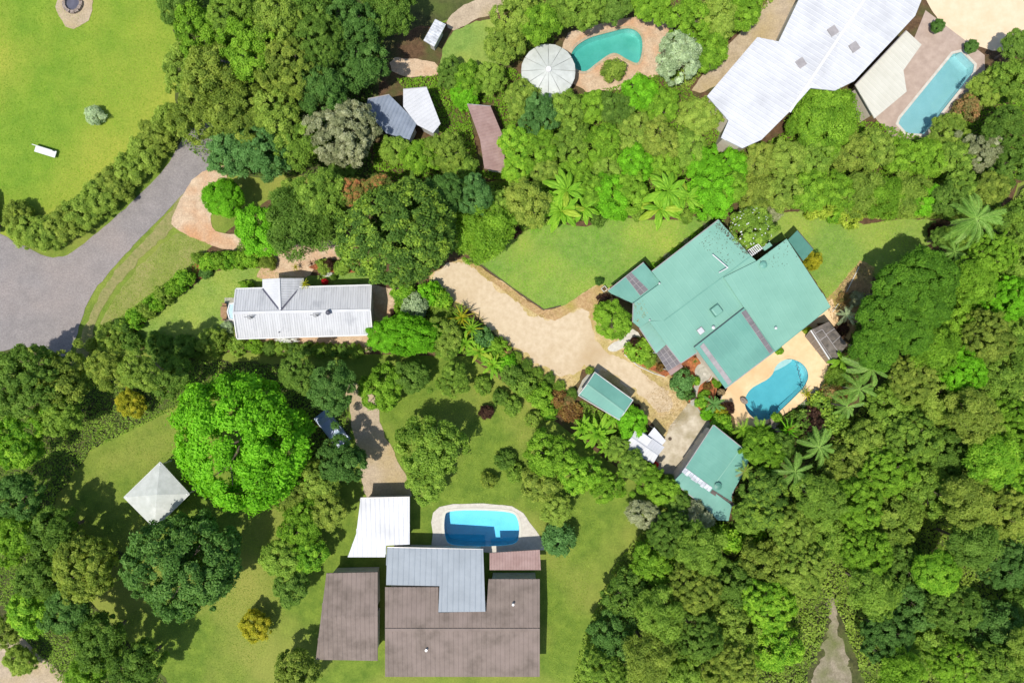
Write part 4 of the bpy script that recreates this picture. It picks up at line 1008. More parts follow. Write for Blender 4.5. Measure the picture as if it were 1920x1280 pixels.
# ---- street hedge of the cottage lawn
G = 'shrubs in the clipped hedge along the road side'
for i, (x, y, r, m, s) in enumerate([(346, 524, 19, 'lime', 'lime shrub at the upper end of the road hedge, next to the red mulch'), (328, 540, 18, 'bright', 'second shrub from the mulch bed in the road hedge'),
        (310, 553, 18, 'moss', 'third shrub from the mulch bed in the road hedge, dull green'), (292, 567, 18, 'lime', 'fourth shrub from the mulch bed in the road hedge'),
        (275, 580, 18, 'moss', 'fifth shrub from the mulch bed in the road hedge'), (257, 595, 20, 'lime', 'last bright shrub at the lower end of the road hedge')]):
    B(x, y, r, 2.2, 'shrub', m, s, G)
B(232, 612, 18, 2.2, 'shrub', 'mottle', 'darker shrub between the road hedge and the plot corner', name='shrub')
B(208, 632, 26, 2.6, 'med', 'moss', 'loose pale green bush filling the pointed corner by the road')
B(176, 647, 15, 1.6, 'shrub', 'olive', 'smallest bush at the very tip of the pointed corner')
B(246, 640, 20, 2.0, 'shrub', 'dark', 'dark bush on the shady side of the pointed corner')
B(300, 650, 26, 2.2, 'med', 'dark', 'dark bush in the tree shade on the lower edge of the cottage lawn')
B(348, 652, 24, 2.0, 'med', 'dark', 'second dark bush in the tree shade below the cottage lawn')
B(400, 640, 26, 2.4, 'med', 'moss', 'pale green bush at the corner of the cottage patio')
B(445, 648, 18, 1.6, 'shrub', 'mid', 'green bush under the south-west corner of the cottage')
B(478, 648, 16, 1.5, 'shrub', 'bright', 'brighter bush west of the white-flowering one by the cottage')
G = 'low shrubs in the hedge along the cottage south side'
for i, x in enumerate(range(506, 690, 23)):
    B(x, 653 + i * .6, 14, 1.3, 'shrub', ('dark', 'mid', 'mottle')[i % 3], ('first', 'second', 'third', 'fourth', 'fifth', 'sixth', 'seventh', 'last')[i] + ' low shrub from the west in the hedge south of the cottage', G)
B(537, 637, 21, 1.1, 'shrub', 'white', 'white-flowering bush pressed against the south eave of the cottage', ry=6)
B(425, 612, 11, .8, 'wispy', 'silver', 'silvery lavender plant at the edge of the cottage patio')
B(463, 534, 15, 1.1, 'shrub', 'bright', 'low green bush against the north-west wall of the cottage', ry=8)
# ---- by the gate
G = 'lime shrubs in the boxy hedge by the gravel entry'
for i, (x, y) in enumerate(((392, 492), (413, 489), (433, 487), (453, 486), (470, 487))):
    B(x, y, 17, 2.0, 'shrub', ('lime', 'bright')[i % 2], ('first', 'second', 'third', 'fourth', 'fifth')[i] + ' lime shrub from the road in the boxy hedge beside the entry drive', G)
B(386, 511, 12, 1.2, 'shrub', 'deep', 'dark green ball bush beside the red mulch at the gate')
B(372, 484, 12, 1.6, 'wispy', 'mid', 'spiky green bush at the gate end of the boxy hedge')
B(503, 490, 16, 1.5, 'wispy', 'olive', 'thin olive shrub standing alone beside the entry drive')
T(486, 432, 44, 7, 'med', 'vivid', 'bright green leafy tree overhanging the entry drive at the road')
T(560, 412, 62, 9, 'feather', 'dark', 'drooping dark green tree above the entry drive, with feathery twigs')
T(604, 395, 44, 8, 'feather', 'dark', 'second drooping dark tree, pressed against the great mottled tree')
T(606, 362, 44, 10, 'med', 'mid', 'mid green tree at the top boundary above the drooping dark trees')
T(548, 366, 30, 7, 'med', 'moss', 'yellowish green tree at the upper left bend of the boundary')
# ---- the great tree and its neighbours
T(746, 440, 110, 13, 'great', 'mottle', 'huge mottled olive green tree with a wide round crown east of the cottage', rot=.4, ry=94)
T(662, 360, 26, 9, 'med', 'flush', 'orange-tinged tree crown on the top boundary, western one of two')
T(708, 352, 26, 9, 'med', 'flush', 'orange-tinged tree crown on the top boundary above the huge mottled tree')
T(772, 356, 26, 9, 'med', 'mottle', 'olive tree on the top boundary right of the orange-tinged crowns')
T(832, 362, 36, 9, 'clumpy', 'deep', 'dark blue-green tree on the top boundary, east of the huge mottled tree')
T(890, 366, 34, 8, 'clumpy', 'blue', 'blue-green tree on the top boundary between dark and olive neighbours')
T(908, 432, 56, 7.5, 'feather', 'bright', 'weeping bright green tree at the narrow end of the main lawn', rot=1.)
T(938, 388, 28, 6, 'med', 'mid', 'mid green tree directly above the weeping tree')
T(986, 384, 42, 7, 'med', 'olive', 'olive yellow tree beside the banana clump at the top boundary')
B(962, 432, 14, 1.8, 'shrub', 'maroon', 'dark red-brown bush at the left end of the main lawn')
R_(1000, 426, 16, .7, 'strap', 'vivid', 'dark green strap-leaved clump on the upper edge of the main lawn', 16, (.1, .6), name='strap_leaf_plant', cat='plant', part='leaf', trunk=False)
R_(982, 430, 12, .6, 'strap', 'mid', 'smaller strap-leaved clump next to the dark red-brown bush', 14, (.1, .6), name='strap_leaf_plant', cat='plant', part='leaf', trunk=False)
# ---- banana clumps on the lawn edge
G = 'banana plants along the top of the main lawn'
for x, y, r, h, n, s in ((1052, 396, 46, 4.2, 12, 'lower banana plant of the western clump, leaves reaching over the lawn'), (1062, 358, 42, 4.8, 11, 'upper banana plant of the western clump, at the top boundary'),
        (1094, 390, 36, 3.8, 9, 'eastern banana plant of the western clump, with yellowing leaves'), (1238, 392, 44, 4.2, 12, 'lower banana plant of the eastern clump, leaves reaching over the lawn'),
        (1252, 358, 44, 4.8, 11, 'upper banana plant of the eastern clump, at the top boundary'), (1286, 372, 36, 4.2, 9, 'eastern banana plant of the eastern clump, near the house roof')):
    R_(x, y, r, h, 'banana', 'lime', s, n, (-.05, .55), G, 'banana_plant', 'banana plant', 'leaf', m2='yellow')
T(1142, 366, 40, 5, 'med', 'vivid', 'bright green bushy tree in the middle between the two banana clumps')
T(1182, 362, 34, 5, 'med', 'bright', 'bright green bushy tree touching the eastern banana clump')
T(1108, 356, 28, 5, 'med', 'bright', 'bright green bushy tree touching the western banana clump')
B(1122, 408, 17, 2.2, 'shrub', 'dark', 'dark green bush on the lawn edge beside the western banana clump')
B(1160, 396, 18, 2, 'shrub', 'vivid', 'bright bush on the lawn edge between the banana clumps')
B(1196, 400, 14, 1.6, 'shrub', 'mid', 'small bush on the lawn edge just west of the eastern banana clump')
T(1336, 362, 44, 5.5, 'med', 'vivid', 'vivid green bushy tree at the top boundary above the house ridge end')
T(1374, 352, 26, 5, 'med', 'bright', 'bright green bushy tree above the white-flowered tree')
B(1286, 406, 13, 1.5, 'shrub', 'mid', 'first small ball bush left of the house corner')
B(1316, 404, 11, 1.5, 'shrub', 'dark', 'second small ball bush left of the house corner')
# ---- back lawn hedge
T(1418, 366, 36, 3.5, 'feather', 'olive', 'straggly olive bush with bare twigs above the white-flowered tree')
B(1446, 392, 24, 1.4, 'wispy', 'grey', 'sparse twiggy shrub on the upper edge of the back lawn')
T(1470, 360, 36, 4, 'med', 'moss', 'dull green bushy tree at the top boundary above the back lawn')
T(1522, 358, 38, 4.5, 'med', 'bright', 'bright green bushy tree above the yellow shrubs of the back lawn')
B(1538, 384, 30, 3.4, 'shrub', 'yellow', 'bright yellow shrub on the upper edge of the back lawn')
B(1590, 400, 26, 2.8, 'shrub', 'yellow', 'second yellow shrub, lower and closer to the middle of the back lawn')
B(1566, 396, 20, 2.2, 'shrub', 'lime', 'lime shrub between the two yellow shrubs of the back lawn')
T(1568, 360, 34, 4.5, 'med', 'bright', 'bright green bushy tree right above the lime shrub')
T(1612, 362, 40, 4.8, 'feather', 'moss', 'feathery dull green tree at the top boundary, right of the yellow shrubs')
T(1654, 370, 40, 4.8, 'feather', 'bright', 'feathery bright green tree at the top boundary over the back lawn')
T(1698, 368, 38, 4.8, 'feather', 'moss', 'feathery moss green tree near the right end of the back lawn')
T(1734, 374, 30, 4.5, 'med', 'vivid', 'vivid green tree at the right end of the back lawn hedge')
T(1780, 372, 32, 6, 'clumpy', 'dark', 'dark tree on the edge of the far corner palm')
T(1800, 350, 28, 5.5, 'med', 'mid', 'mid green tree behind the far corner palm, at the top boundary')
T(1858, 352, 30, 5.5, 'med', 'olive', 'olive tree in the sharp upper right corner of the plot')
B(1756, 432, 15, 1.8, 'shrub', 'maroon', 'dark maroon bush at the right end of the back lawn')
R_(1830, 410, 52, 7, 'king', 'palm', 'large pale-ribbed palm in the sharp upper right corner of the plot', 20, (-.1, .45))
R_(1790, 472, 30, 5, 'king', 'palm', 'palm with broad fronds at the upper end of the dense green grove', 14, (-.1, .5))
T(1800, 446, 26, 5, 'med', 'mid', 'mid green bush tree between the two corner palms')
T(1770, 446, 22, 4, 'med', 'dark', 'dark low tree at the upper end of the dense green grove')
G = 'tall trees of the dense grove beside the back lawn'
for x, y, r, s in ((1738, 520, 52, 'uppermost tree of the dense bright grove, shading the back lawn'), (1690, 545, 50, 'second tree of the dense bright grove, on the lawn side'),
        (1742, 572, 40, 'tree of the dense bright grove on the outer boundary side'), (1660, 600, 50, 'middle tree of the dense bright grove, facing the silvery shrub'),
        (1706, 622, 40, 'lower boundary tree of the dense bright grove'), (1642, 650, 42, 'lowest tree of the dense bright grove, beside the cabana')):
    T(x, y, r, 9.5, 'smooth', 'grove', s, G)
R_(1586, 590, 19, 2.2, 'palm', 'silver', 'silvery blue-green palm-like shrub beside the dense grove', 16, (.1, .8))
B(1578, 618, 13, 1.1, 'shrub', 'maroon', 'dark brown bush between the silvery shrub and the cabana')
B(1606, 560, 15, 1.0, 'wispy', 'grey', 'dry grey bush in the shade of the grove')
B(1582, 560, 12, .9, 'wispy', 'rust', 'small dry brown bush in the bed beside the back lawn')
# ---- right of the pool
G = 'palms along the lower right boundary'
for x, y, r, h, n, s in ((1634, 692, 44, 6, 13, 'uppermost palm of the boundary row, just below the grove'), (1612, 730, 38, 5.6, 12, 'second palm of the boundary row, beside the pink-brown shrubs'),
        (1588, 762, 34, 5.2, 11, 'third palm of the boundary row, level with the pool end'), (1536, 838, 40, 5.6, 12, 'fourth palm of the boundary row, with long pale fronds'),
        (1490, 884, 38, 5.6, 12, 'lowest palm of the boundary row, right of the brown-topped palm')):
    R_(x, y, r, h, 'king', 'palm', s, n, (-.1, .5), G)
R_(1578, 676, 24, 3, 'banana', 'bright', 'broad-leaved banana plant leaning over the cabana roof', 9, (.0, .6), None, 'banana_plant', 'banana plant', 'leaf')
B(1568, 708, 22, 2.4, 'wispy', 'mid', 'thin green shrub beside the terrace edge below the cabana')
B(1558, 734, 20, 2.0, 'broad', 'rust', 'pinkish brown shrub next to the terrace, right of the pool')
B(1576, 730, 20, 2.2, 'wispy', 'croton', 'reddish shrub behind the pinkish brown one')
B(1540, 758, 24, 2.2, 'broad', 'mottle', 'mottled shrub on the slope right of the pool rocks')
B(1562, 790, 26, 2.6, 'broad', 'mid', 'pale-leaved green bush below the pool fence')
B(1524, 786, 26, 2.4, 'broad', 'maroon', 'dark shrub with reddish leaves below the pool fence')
B(1500, 792, 24, 2.2, 'broad', 'dark', 'dark green shrub hugging the lower edge of the terrace')
R_(1512, 738, 14, .9, 'spike', 'gold', 'yellow spiky rosette among the pool-side paving stones', 18, (.0, .7), None, 'rosette_plant', 'plant', 'leaf', False)
R_(1507, 733, 12, .7, 'spike', 'grey', 'greyish spiky rosette at the pool edge casting a shadow into the water', 18, (.0, .7), None, 'rosette_plant', 'plant', 'leaf', False)
R_(1475, 806, 30, 2.0, 'strap', 'vivid', 'large strap-leaved plant with orange centre below the pool', 22, (.1, .8), None, 'strap_leaf_plant', 'plant', 'leaf', False, 'croton')
R_(1424, 808, 30, 2.2, 'palm', 'lime', 'yellow-green feathery palm at the lower tip of the pool', 20, (.1, .6))
R_(1392, 806, 22, 1.8, 'palm', 'lime', 'smaller yellow-green palm on the left of the feathery palm', 16, (.1, .6))
B(1456, 782, 10, .9, 'broad', 'bright', 'small bright bush between the pool and the rock pile')
B(1530, 812, 22, 2.2, 'broad', 'deep', 'deep green shrub between the fence shrubs and the fourth palm')
T(1420, 836, 30, 4.5, 'med', 'bright', 'bright green tree leaning over the garage roof corner')
T(1440, 852, 30, 4.5, 'clumpy', 'bright', 'bright green tree between the garage and the boundary palms')
T(1466, 836, 24, 4, 'med', 'dark', 'dark tree in the shade right of the bright garage trees')
B(1352, 794, 21, 2.2, 'shrub', 'lime', 'lime round bush at the top corner of the garage')
B(1352, 772, 14, 1.6, 'shrub', 'gold', 'yellowish bush at the pool terrace gate')
B(1366, 764, 12, 1.5, 'wispy', 'maroon', 'thin maroon bush casting a shadow on the terrace')
R_(1396, 884, 17, 4.2, 'palm', 'moss', 'small palm with a dry brown heart beside the garage roof', 18, (-.1, .5), m2='rust')
T(1434, 920, 38, 6.5, 'clumpy', 'mottle', 'mottled dark tree on the lower side of the garage, upper of three')
T(1430, 960, 34, 7, 'clumpy', 'mottle', 'mottled dark tree at the boundary, middle of three')
T(1402, 970, 28, 6, 'clumpy', 'mid', 'mottled mid green tree near the bottom tip, lowest of three')
B(1412, 1000, 22, 2.5, 'broad', 'bright', 'bright bush inside the bottom tip of the plot')
B(1372, 1012, 22, 2.5, 'broad', 'lime', 'lime bush at the very bottom tip of the plot')
B(1342, 996, 20, 2.5, 'broad', 'bright', 'bright bush left of the bottom tip')
T(1298, 968, 34, 4.4, 'feather', 'grey', 'grey-green feathery tree near the bottom tip of the plot')
T(1272, 944, 24, 4, 'med', 'dark', 'dark tree between the grey feathery tree and the garage corner')
T(1246, 922, 28, 4, 'med', 'bright', 'bright green tree below the garage corner')
B(1284, 916, 14, 2.6, 'wispy', 'lime', 'thin lime shrub at the lower garage wall')
T(1214, 896, 26, 4, 'med', 'bright', 'bright tree below the white shed, lower of two')
T(1186, 872, 26, 4.4, 'med', 'mid', 'leafy tree below the white shed, shading its roof corner')
B(1252, 900, 14, 2.4, 'wispy', 'dark', 'dark spiky shrub at the lower end of the concrete apron')
T(1158, 842, 22, 3.2, 'med', 'mid', 'green tree at the lower left corner of the white shed')
B(1229, 871, 6, .9, 'ball', 'red', 'small bright red flowering plant at the white shed corner')
# ---- around the carport shed
T(1184, 792, 30, 3.2, 'med', 'vivid', 'vivid green bush between the two sheds')
B(1190, 766, 11, 1.0, 'wispy', 'maroon', 'purple-leaved plant at the east corner of the green shed')
G = 'strap-leaved lilies below the green shed'
for x, y, r, s in ((1122, 812, 36, 'largest yellow-green strap-leaved plant below the green shed'), (1092, 802, 26, 'strap-leaved plant left of the largest one below the green shed'), (1140, 838, 24, 'strap-leaved plant at the boundary below the green shed'), (1148, 786, 18, 'strap-leaved plant touching the eave of the green shed')):
    R_(x, y, r, 1.5, 'nest', 'lime', s, 20, (.15, .95), G, 'strap_leaf_plant', 'plant', 'leaf', False)
B(1044, 746, 17, 1.3, 'broad', 'croton', 'red-brown leafy shrub left of the green shed')
B(1072, 772, 20, 1.2, 'broad', 'croton', 'orange-red leafy shrub on bare soil below the green shed')
B(1066, 752, 13, 1.0, 'wispy', 'rust', 'dry rusty shrub on bare soil beside the green shed')
B(1012, 742, 24, 2.2, 'shrub', 'bright', 'bright bush on the lower boundary below the drive')
B(1028, 772, 16, 1.8, 'shrub', 'lime', 'lime bush on the lower boundary left of the strap leaves')
B(984, 722, 24, 2.2, 'shrub', 'mid', 'mid green bush on the lower boundary below the drive')
B(958, 702, 22, 2.2, 'shrub', 'dark', 'dark bush on the lower boundary beside the lime philodendrons')
G = 'small shrubs edging the lower side of the gravel drive'
for i, (x, y) in enumerate(((1072, 738), (1050, 724), (1030, 710), (1008, 698), (988, 684), (968, 668))):
    B(x, y, 11, 1.0, 'wispy', ('dark', 'mid')[i % 2], ('first', 'second', 'third', 'fourth', 'fifth', 'sixth')[i] + ' small edging shrub of the gravel drive counting from the green shed', G)
B(1106, 694, 8, .8, 'wispy', 'moss', 'tiny dusty bush at the north corner of the green shed')
# ---- below the drive, towards the cottage
G = 'lime philodendrons at the bend of the boundary'
for x, y, r, s in ((872, 644, 24, 'uppermost lime philodendron with lobed leaves at the boundary bend'), (900, 658, 26, 'middle lime philodendron at the boundary bend'), (924, 684, 26, 'lowest lime philodendron at the boundary bend')):
    R_(x, y, r, 1.5, 'nest', 'lime', s, 18, (.1, .8), G, 'philodendron', 'plant', 'leaf', False, 'yellow')
B(946, 668, 15, 1.2, 'broad', 'rust', 'brown-leaved plant next to the lime philodendrons')
B(932, 652, 22, 2.0, 'shrub', 'bright', 'bright bush along the drive below the strap-leaved crotons')
B(905, 634, 22, 2.4, 'shrub', 'blue', 'rounded blue-green bush on the drive edge')
B(950, 680, 18, 1.8, 'shrub', 'vivid', 'vivid bush between the drive and the lowest philodendron')
R_(866, 596, 28, 1.8, 'strap', 'gold', 'yellow-green strap-leaved plant on the drive edge', 26, (.1, .9), None, 'strap_leaf_plant', 'plant', 'leaf', False, 'lime')
R_(884, 616, 26, 1.8, 'strap', 'lime', 'second yellow-green strap-leaved plant further down the drive edge', 24, (.1, .9), None, 'strap_leaf_plant', 'plant', 'leaf', False, 'gold')
R_(864, 578, 16, 1.4, 'strap', 'mid', 'dark strap-leaved plant at the top of the drive edge', 18, (.2, .9), None, 'strap_leaf_plant', 'plant', 'leaf', False)
T(832, 628, 32, 4, 'med', 'moss', 'moss green tree between the strap-leaved plants and the bright tree')
T(838, 652, 22, 3, 'med', 'mid', 'small green tree at the lower boundary beside the philodendrons')
T(768, 628, 56, 5.5, 'smooth', 'vivid', 'dense bright green round tree east of the cottage', ry=38)
T(720, 630, 30, 4.6, 'med', 'vivid', 'bright green tree touching the cottage south-east corner')
B(779, 574, 25, 2.6, 'ball', 'silver', 'round silver-grey shrub in the bed beside the drive')
B(756, 548, 24, 2.2, 'shrub', 'lime', 'lime bush under the edge of the huge mottled tree')
B(752, 578, 15, 1.8, 'shrub', 'bright', 'bright bush on the west side of the silver shrub')
B(808, 548, 22, 2.4, 'broad', 'vivid', 'glossy bright bush on the drive edge, upper of two')
B(828, 560, 20, 2.2, 'broad', 'lime', 'glossy lime bush on the drive edge, lower of two')
B(826, 590, 22, 1.4, 'wispy', 'moss', 'dull low bush between the silver shrub and strap leaves')
B(742, 588, 10, .9, 'wispy', 'maroon', 'maroon bush on the gravel at the cottage east yard')
B(790, 652, 34, 1.4, 'shrub', 'mottle', 'low dark clipped shrub on the boundary below the round tree', ry=9)
# ---- bed by the cottage porch
R_(555, 501, 10, .8, 'spike', 'gold', 'yellow-green agave at the end of the cottage flower bed', 18, (.0, .8), None, 'rosette_plant', 'plant', 'leaf', False)
R_(585, 494, 10, .8, 'spike', 'maroon', 'dark purple bromeliad on the red mulch by the entry', 14, (.0, .6), None, 'rosette_plant', 'plant', 'leaf', False)
R_(571, 532, 11, 3.2, 'spike', 'gold', 'pale yucca standing at the porch corner of the cottage', 20, (-.2, .7), None, 'yucca', 'plant', 'leaf')
B(608, 500, 15, 1.4, 'shrub', 'moss', 'green shrub in the cottage flower bed, next to the dark bromeliad')
B(618, 496, 10, 1.6, 'wispy', 'maroon', 'maroon-topped shrub in the cottage flower bed')
B(640, 502, 15, 1.4, 'shrub', 'mid', 'green shrub at the far end of the cottage flower bed')
B(612, 514, 10, .5, 'wispy', 'white', 'low white-flowered plant at the front of the cottage flower bed', ry=5)
B(609, 528, 6, 1.2, 'ball', 'red', 'small red flowering shrub on the grass north of the cottage')
B(626, 520, 6, .9, 'ball', 'dark', 'tiny dark ball bush on the grass north of the cottage')
# ---- round the green house
T(1148, 601, 35, 5.4, 'med', 'bright', 'leafy green tree at the west corner of the green-roofed house', rot=.5)
T(1408, 430, 41, 4.6, 'med', 'mid', 'white-flowered frangipani tree at the north corner of the green-roofed house')
B(1132, 561, 12, 1.4, 'broad', 'maroon', 'dark purple shrub between the side wing and the leafy tree')
B(1124, 528, 8, 1.1, 'wispy', 'deep', 'tiny dark conifer at the lawn corner beside the planter box')
B(1523, 490, 16, 2.4, 'ball', 'gold', 'round golden bush at the corner of the lean-to roof')
B(1198, 658, 25, 1.6, 'broad', 'bright', 'bright green shrub in the front bed beside the pale path')
B(1216, 672, 16, 1.2, 'wispy', 'mid', 'thin green shrub in the front bed next to the carport')
B(1190, 640, 9, 1.5, 'wispy', 'maroon', 'small red-leaved shrub beside the path mat')
B(1238, 689, 8, .9, 'ball', 'croton', 'small crimson shrub at the tip of the front bed')
B(1279, 716, 21, 1.9, 'shrub', 'blue', 'wide blue-green shrub beside the carport awning, upper half', ry=26)
B(1288, 738, 14, 1.6, 'shrub', 'deep', 'dark green shrub at the lower end of the blue-green one')
B(1296, 740, 9, 1.3, 'wispy', 'maroon', 'thin maroon shrub beside the garden path')
B(1304, 714, 9, 1.0, 'shrub', 'lime', 'small lime shrub between the garden path and the blue-green one')
R_(1303, 677, 10, 1.4, 'strap', 'deep', 'dark spiky plant on the orange mulch below the house eave', 16, (.1, .8), None, 'strap_leaf_plant', 'plant', 'leaf', False)
R_(1338, 757, 19, 1.6, 'cycad', 'blue', 'blue-green cycad with stiff radiating fronds in the orange mulch', 26, (.0, .55), None, 'cycad', 'cycad')
B(1325, 776, 12, 1.2, 'ball', 'vivid', 'clipped vivid green ball bush below the cycad')
B(1315, 752, 13, .9, 'shrub', 'lime', 'low lime bush on the left side of the cycad')
B(1322, 738, 9, .8, 'wispy', 'bright', 'small green plant in the mulch above the cycad')
B(1345, 716, 10, 1.0, 'wispy', 'bright', 'leafy green plant beside the raised roof corner')
B(1326, 724, 8, .8, 'wispy', 'croton', 'small reddish plant beside the round path circle')
B(1352, 735, 7, .5, 'wispy', 'straw', 'straw-coloured dry plant at the terrace corner')
B(1515, 620, 10, 1.0, 'wispy', 'yellow', 'yellow-leaved plant in the gap between the east block and the cabana', ry=7)
B(1461, 658, 8, .6, 'wispy', 'lime', 'low lime plant tucked under the pool-side eave')
G = 'low plants edging the north-west wall of the green-roofed house'
for i in range(9):
    t = i / 8
    B(1226 + 100 * t, 499 - 74 * t, 7, .5, 'wispy', ('lime', 'moss', 'grey')[i % 3], ('first', 'second', 'third', 'fourth', 'fifth', 'sixth', 'seventh', 'eighth', 'ninth')[i] + ' low plant from the side wing along the house lawn wall', G)

# white flowers of the frangipani, part of its crown
fr = [o for o in C.objects if o.get('label', '').startswith('white-flowered frangipani')][0]
rr = np.random.default_rng(3); n = 100
u = unit(rr.normal(0, 1, (n, 3)) * [1, 1, .5] + [0, 0, .6]); cz = 4.6 - min(41 * S * .75, 4.6 * .46)
P = u * [2.35, 2.35, 1.85] + [0, 0, cz]
fl = leaf_mesh('blossom', P, unit(u + [0, 0, .8]), unit(np.cross(u, rr.normal(0, 1, (n, 3)))), np.full(n, .19), np.full(n, .17), np.full(n, .6))
o = put('blossom', fl, 'white', fr); tag(o, kind='stuff')

# loose stones and dry grass where the gravel thins out
carpet('dry_grass', [(1180, 670), (1240, 705), (1288, 750), (1290, 790), (1250, 812), (1215, 780), (1240, 752), (1215, 715)], 2600, 'straw', .05, .10, seed=43, z0=.06, asp=.25)

# ------------------------------------------------------------------ beyond the plot
# top left: lawn, roadside hedge, shade trees
G = 'shrubs of the tall olive hedge between the big lawn and the road'
for i, (x, y, r) in enumerate(((318, 226, 30), (296, 258, 32), (272, 288, 32), (246, 316, 33), (218, 344, 33), (188, 372, 34), (156, 398, 34), (122, 420, 34), (86, 438, 33), (52, 434, 30), (36, 406, 28))):
    B(x, y, r, 2.6, 'med', ('moss', 'olive', 'moss')[i % 3], ('first', 'second', 'third', 'fourth', 'fifth', 'sixth', 'seventh', 'eighth', 'ninth', 'tenth', 'last')[i] + ' shrub counted downhill in the long olive hedge beside the road', G)
for x, y, r, h, k, m, s in (
    (372, 214, 50, 7, 'clumpy', 'olive', 'olive tree leaning over the road at the upper end of the hedge'),
    (350, 130, 44, 6, 'med', 'moss', 'moss green tree at the upper right edge of the big lawn'),
    (404, 140, 56, 8, 'clumpy', 'olive', 'broad olive tree in the grove, second from the big lawn'),
    (376, 62, 48, 7, 'clumpy', 'bright', 'bright green tree at the upper end of the big lawn edge'),
    (336, 14, 36, 6, 'med', 'dark', 'dark tree at the top edge beside the big lawn'),
    (440, 30, 50, 8, 'big', 'mid', 'mid green tree at the top edge of the grove'),
    (470, 96, 54, 9, 'clumpy', 'bright', 'bright-topped tree in the heart of the grove'),
    (452, 214, 52, 8, 'clumpy', 'olive', 'olive tree in the grove directly over the hidden road'),
    (522, 44, 50, 9, 'clumpy', 'moss', 'moss green tree at the top edge of the grove, near the dark trees'),
    (544, 130, 58, 9, 'big', 'olive', 'big olive tree with a wide crown in the middle of the grove'),
    (520, 214, 48, 8, 'clumpy', 'moss', 'yellowish green tree below the big olive tree of the grove'),
    (434, 286, 42, 6, 'med', 'blue', 'blue-green tree between the road and the plot, upper one'),
    (496, 282, 48, 7, 'clumpy', 'blue', 'blue-green tree just above the top boundary'),
    (560, 270, 44, 7, 'clumpy', 'mid', 'mid green tree just above the top boundary beside the grey tree'),
    (600, 80, 50, 9, 'big', 'dark', 'dark tree at the right side of the grove'),
    (606, 170, 46, 8, 'clumpy', 'deep', 'deep green tree beside the slate blue shed'),
    (580, 10, 44, 8, 'clumpy', 'dark', 'dark tree at the top edge, right part of the grove'),
    (660, 44, 46, 8, 'clumpy', 'deep', 'deep green tree at the top edge, above the sandy yard'),
    (676, 120, 46, 7, 'clumpy', 'deep', 'very dark tree on the left of the sandy yard'),
    (730, 22, 44, 7, 'clumpy', 'dark', 'dark tree at the top edge, next to the sandy lane'),
    (640, 250, 62, 8, 'big', 'grey', 'large grey-olive tree just above the top boundary'),
    (640, 318, 24, 5, 'med', 'dark', 'small dark tree squeezed under the large grey-olive tree'),
    (420, 372, 36, 4.5, 'smooth', 'vivid', 'round vivid green tree at the entry from the road')):
    T(x, y, r, h, k, m, s)
B(178, 216, 18, 1.4, 'ball', 'silver', 'pale silver ball bush standing alone on the big lawn')
pl_ = empty('garden_bench', W(90, 286)); tag(pl_, 'low white garden bench on the yellowed part of the big lawn', 'bench')
c0 = W(90, 286)
MB().box((c0.x, c0.y), 2.4, .75, .36, .44, -.3).build('bench_board', M['white_paint'], pl_)
for dx in (-.9, .9): MB().box((c0.x + dx * math.cos(-.3), c0.y + dx * math.sin(-.3)), .14, .6, 0, .36, -.3).build('leg', M['white_paint'], pl_)
MB().box((c0.x - .35 * math.sin(.3), c0.y + .36 * math.cos(.3)), 2.4, .07, .44, .82, -.3).build('backrest', M['white_paint'], pl_)
vn = empty('parked_van', W(-14, 400)); tag(vn, 'white van parked at the left edge by the roadside hedge end', 'van')
c0 = W(-14, 400)
vr = math.pi / 2 + .1
MB().box((c0.x, c0.y), 4.6, 1.9, .4, 1.1, vr).build('body', M['white_paint'], vn)
MB().box((c0.x, c0.y), 3.4, 1.75, 1.1, 1.95, vr).build('cabin', M['white_paint'], vn)
for dx in (-1.4, 1.4):
    for dy in (-.85, .85):
        q = Vector((c0.x + dx * math.cos(vr) - dy * math.sin(vr), c0.y + dx * math.sin(vr) + dy * math.cos(vr), .33)); ax_ = Vector((-math.sin(vr), math.cos(vr), 0)) * .1
        MB().tube(q - ax_, q + ax_, .33, n=14).build('wheel', M['black_paint'], vn)
q = Vector((c0.x, c0.y, 0)) + Vector((math.cos(vr), math.sin(vr), 0)) * 1.72
MB().box((q.x, q.y), .08, 1.5, 1.15, 1.8, vr).build('windscreen', M['glass'], vn)
fp = empty('fire_pit', W(138, 6)); tag(fp, 'dark round fire pit on a sandy patch at the top of the big lawn', 'fire pit')
c0 = W(138, 8)
for k in range(12):
    a = math.tau * k / 12; MB().box((c0.x + .95 * math.cos(a), c0.y + .95 * math.sin(a)), .34, .46, 0, .3 + .04 * (k % 3), a).build('stone', M['stone'], fp)
MB().tube((c0.x, c0.y, .0), (c0.x, c0.y, .1), .8, n=16).build('ash_bed', M['charcoal'], fp)

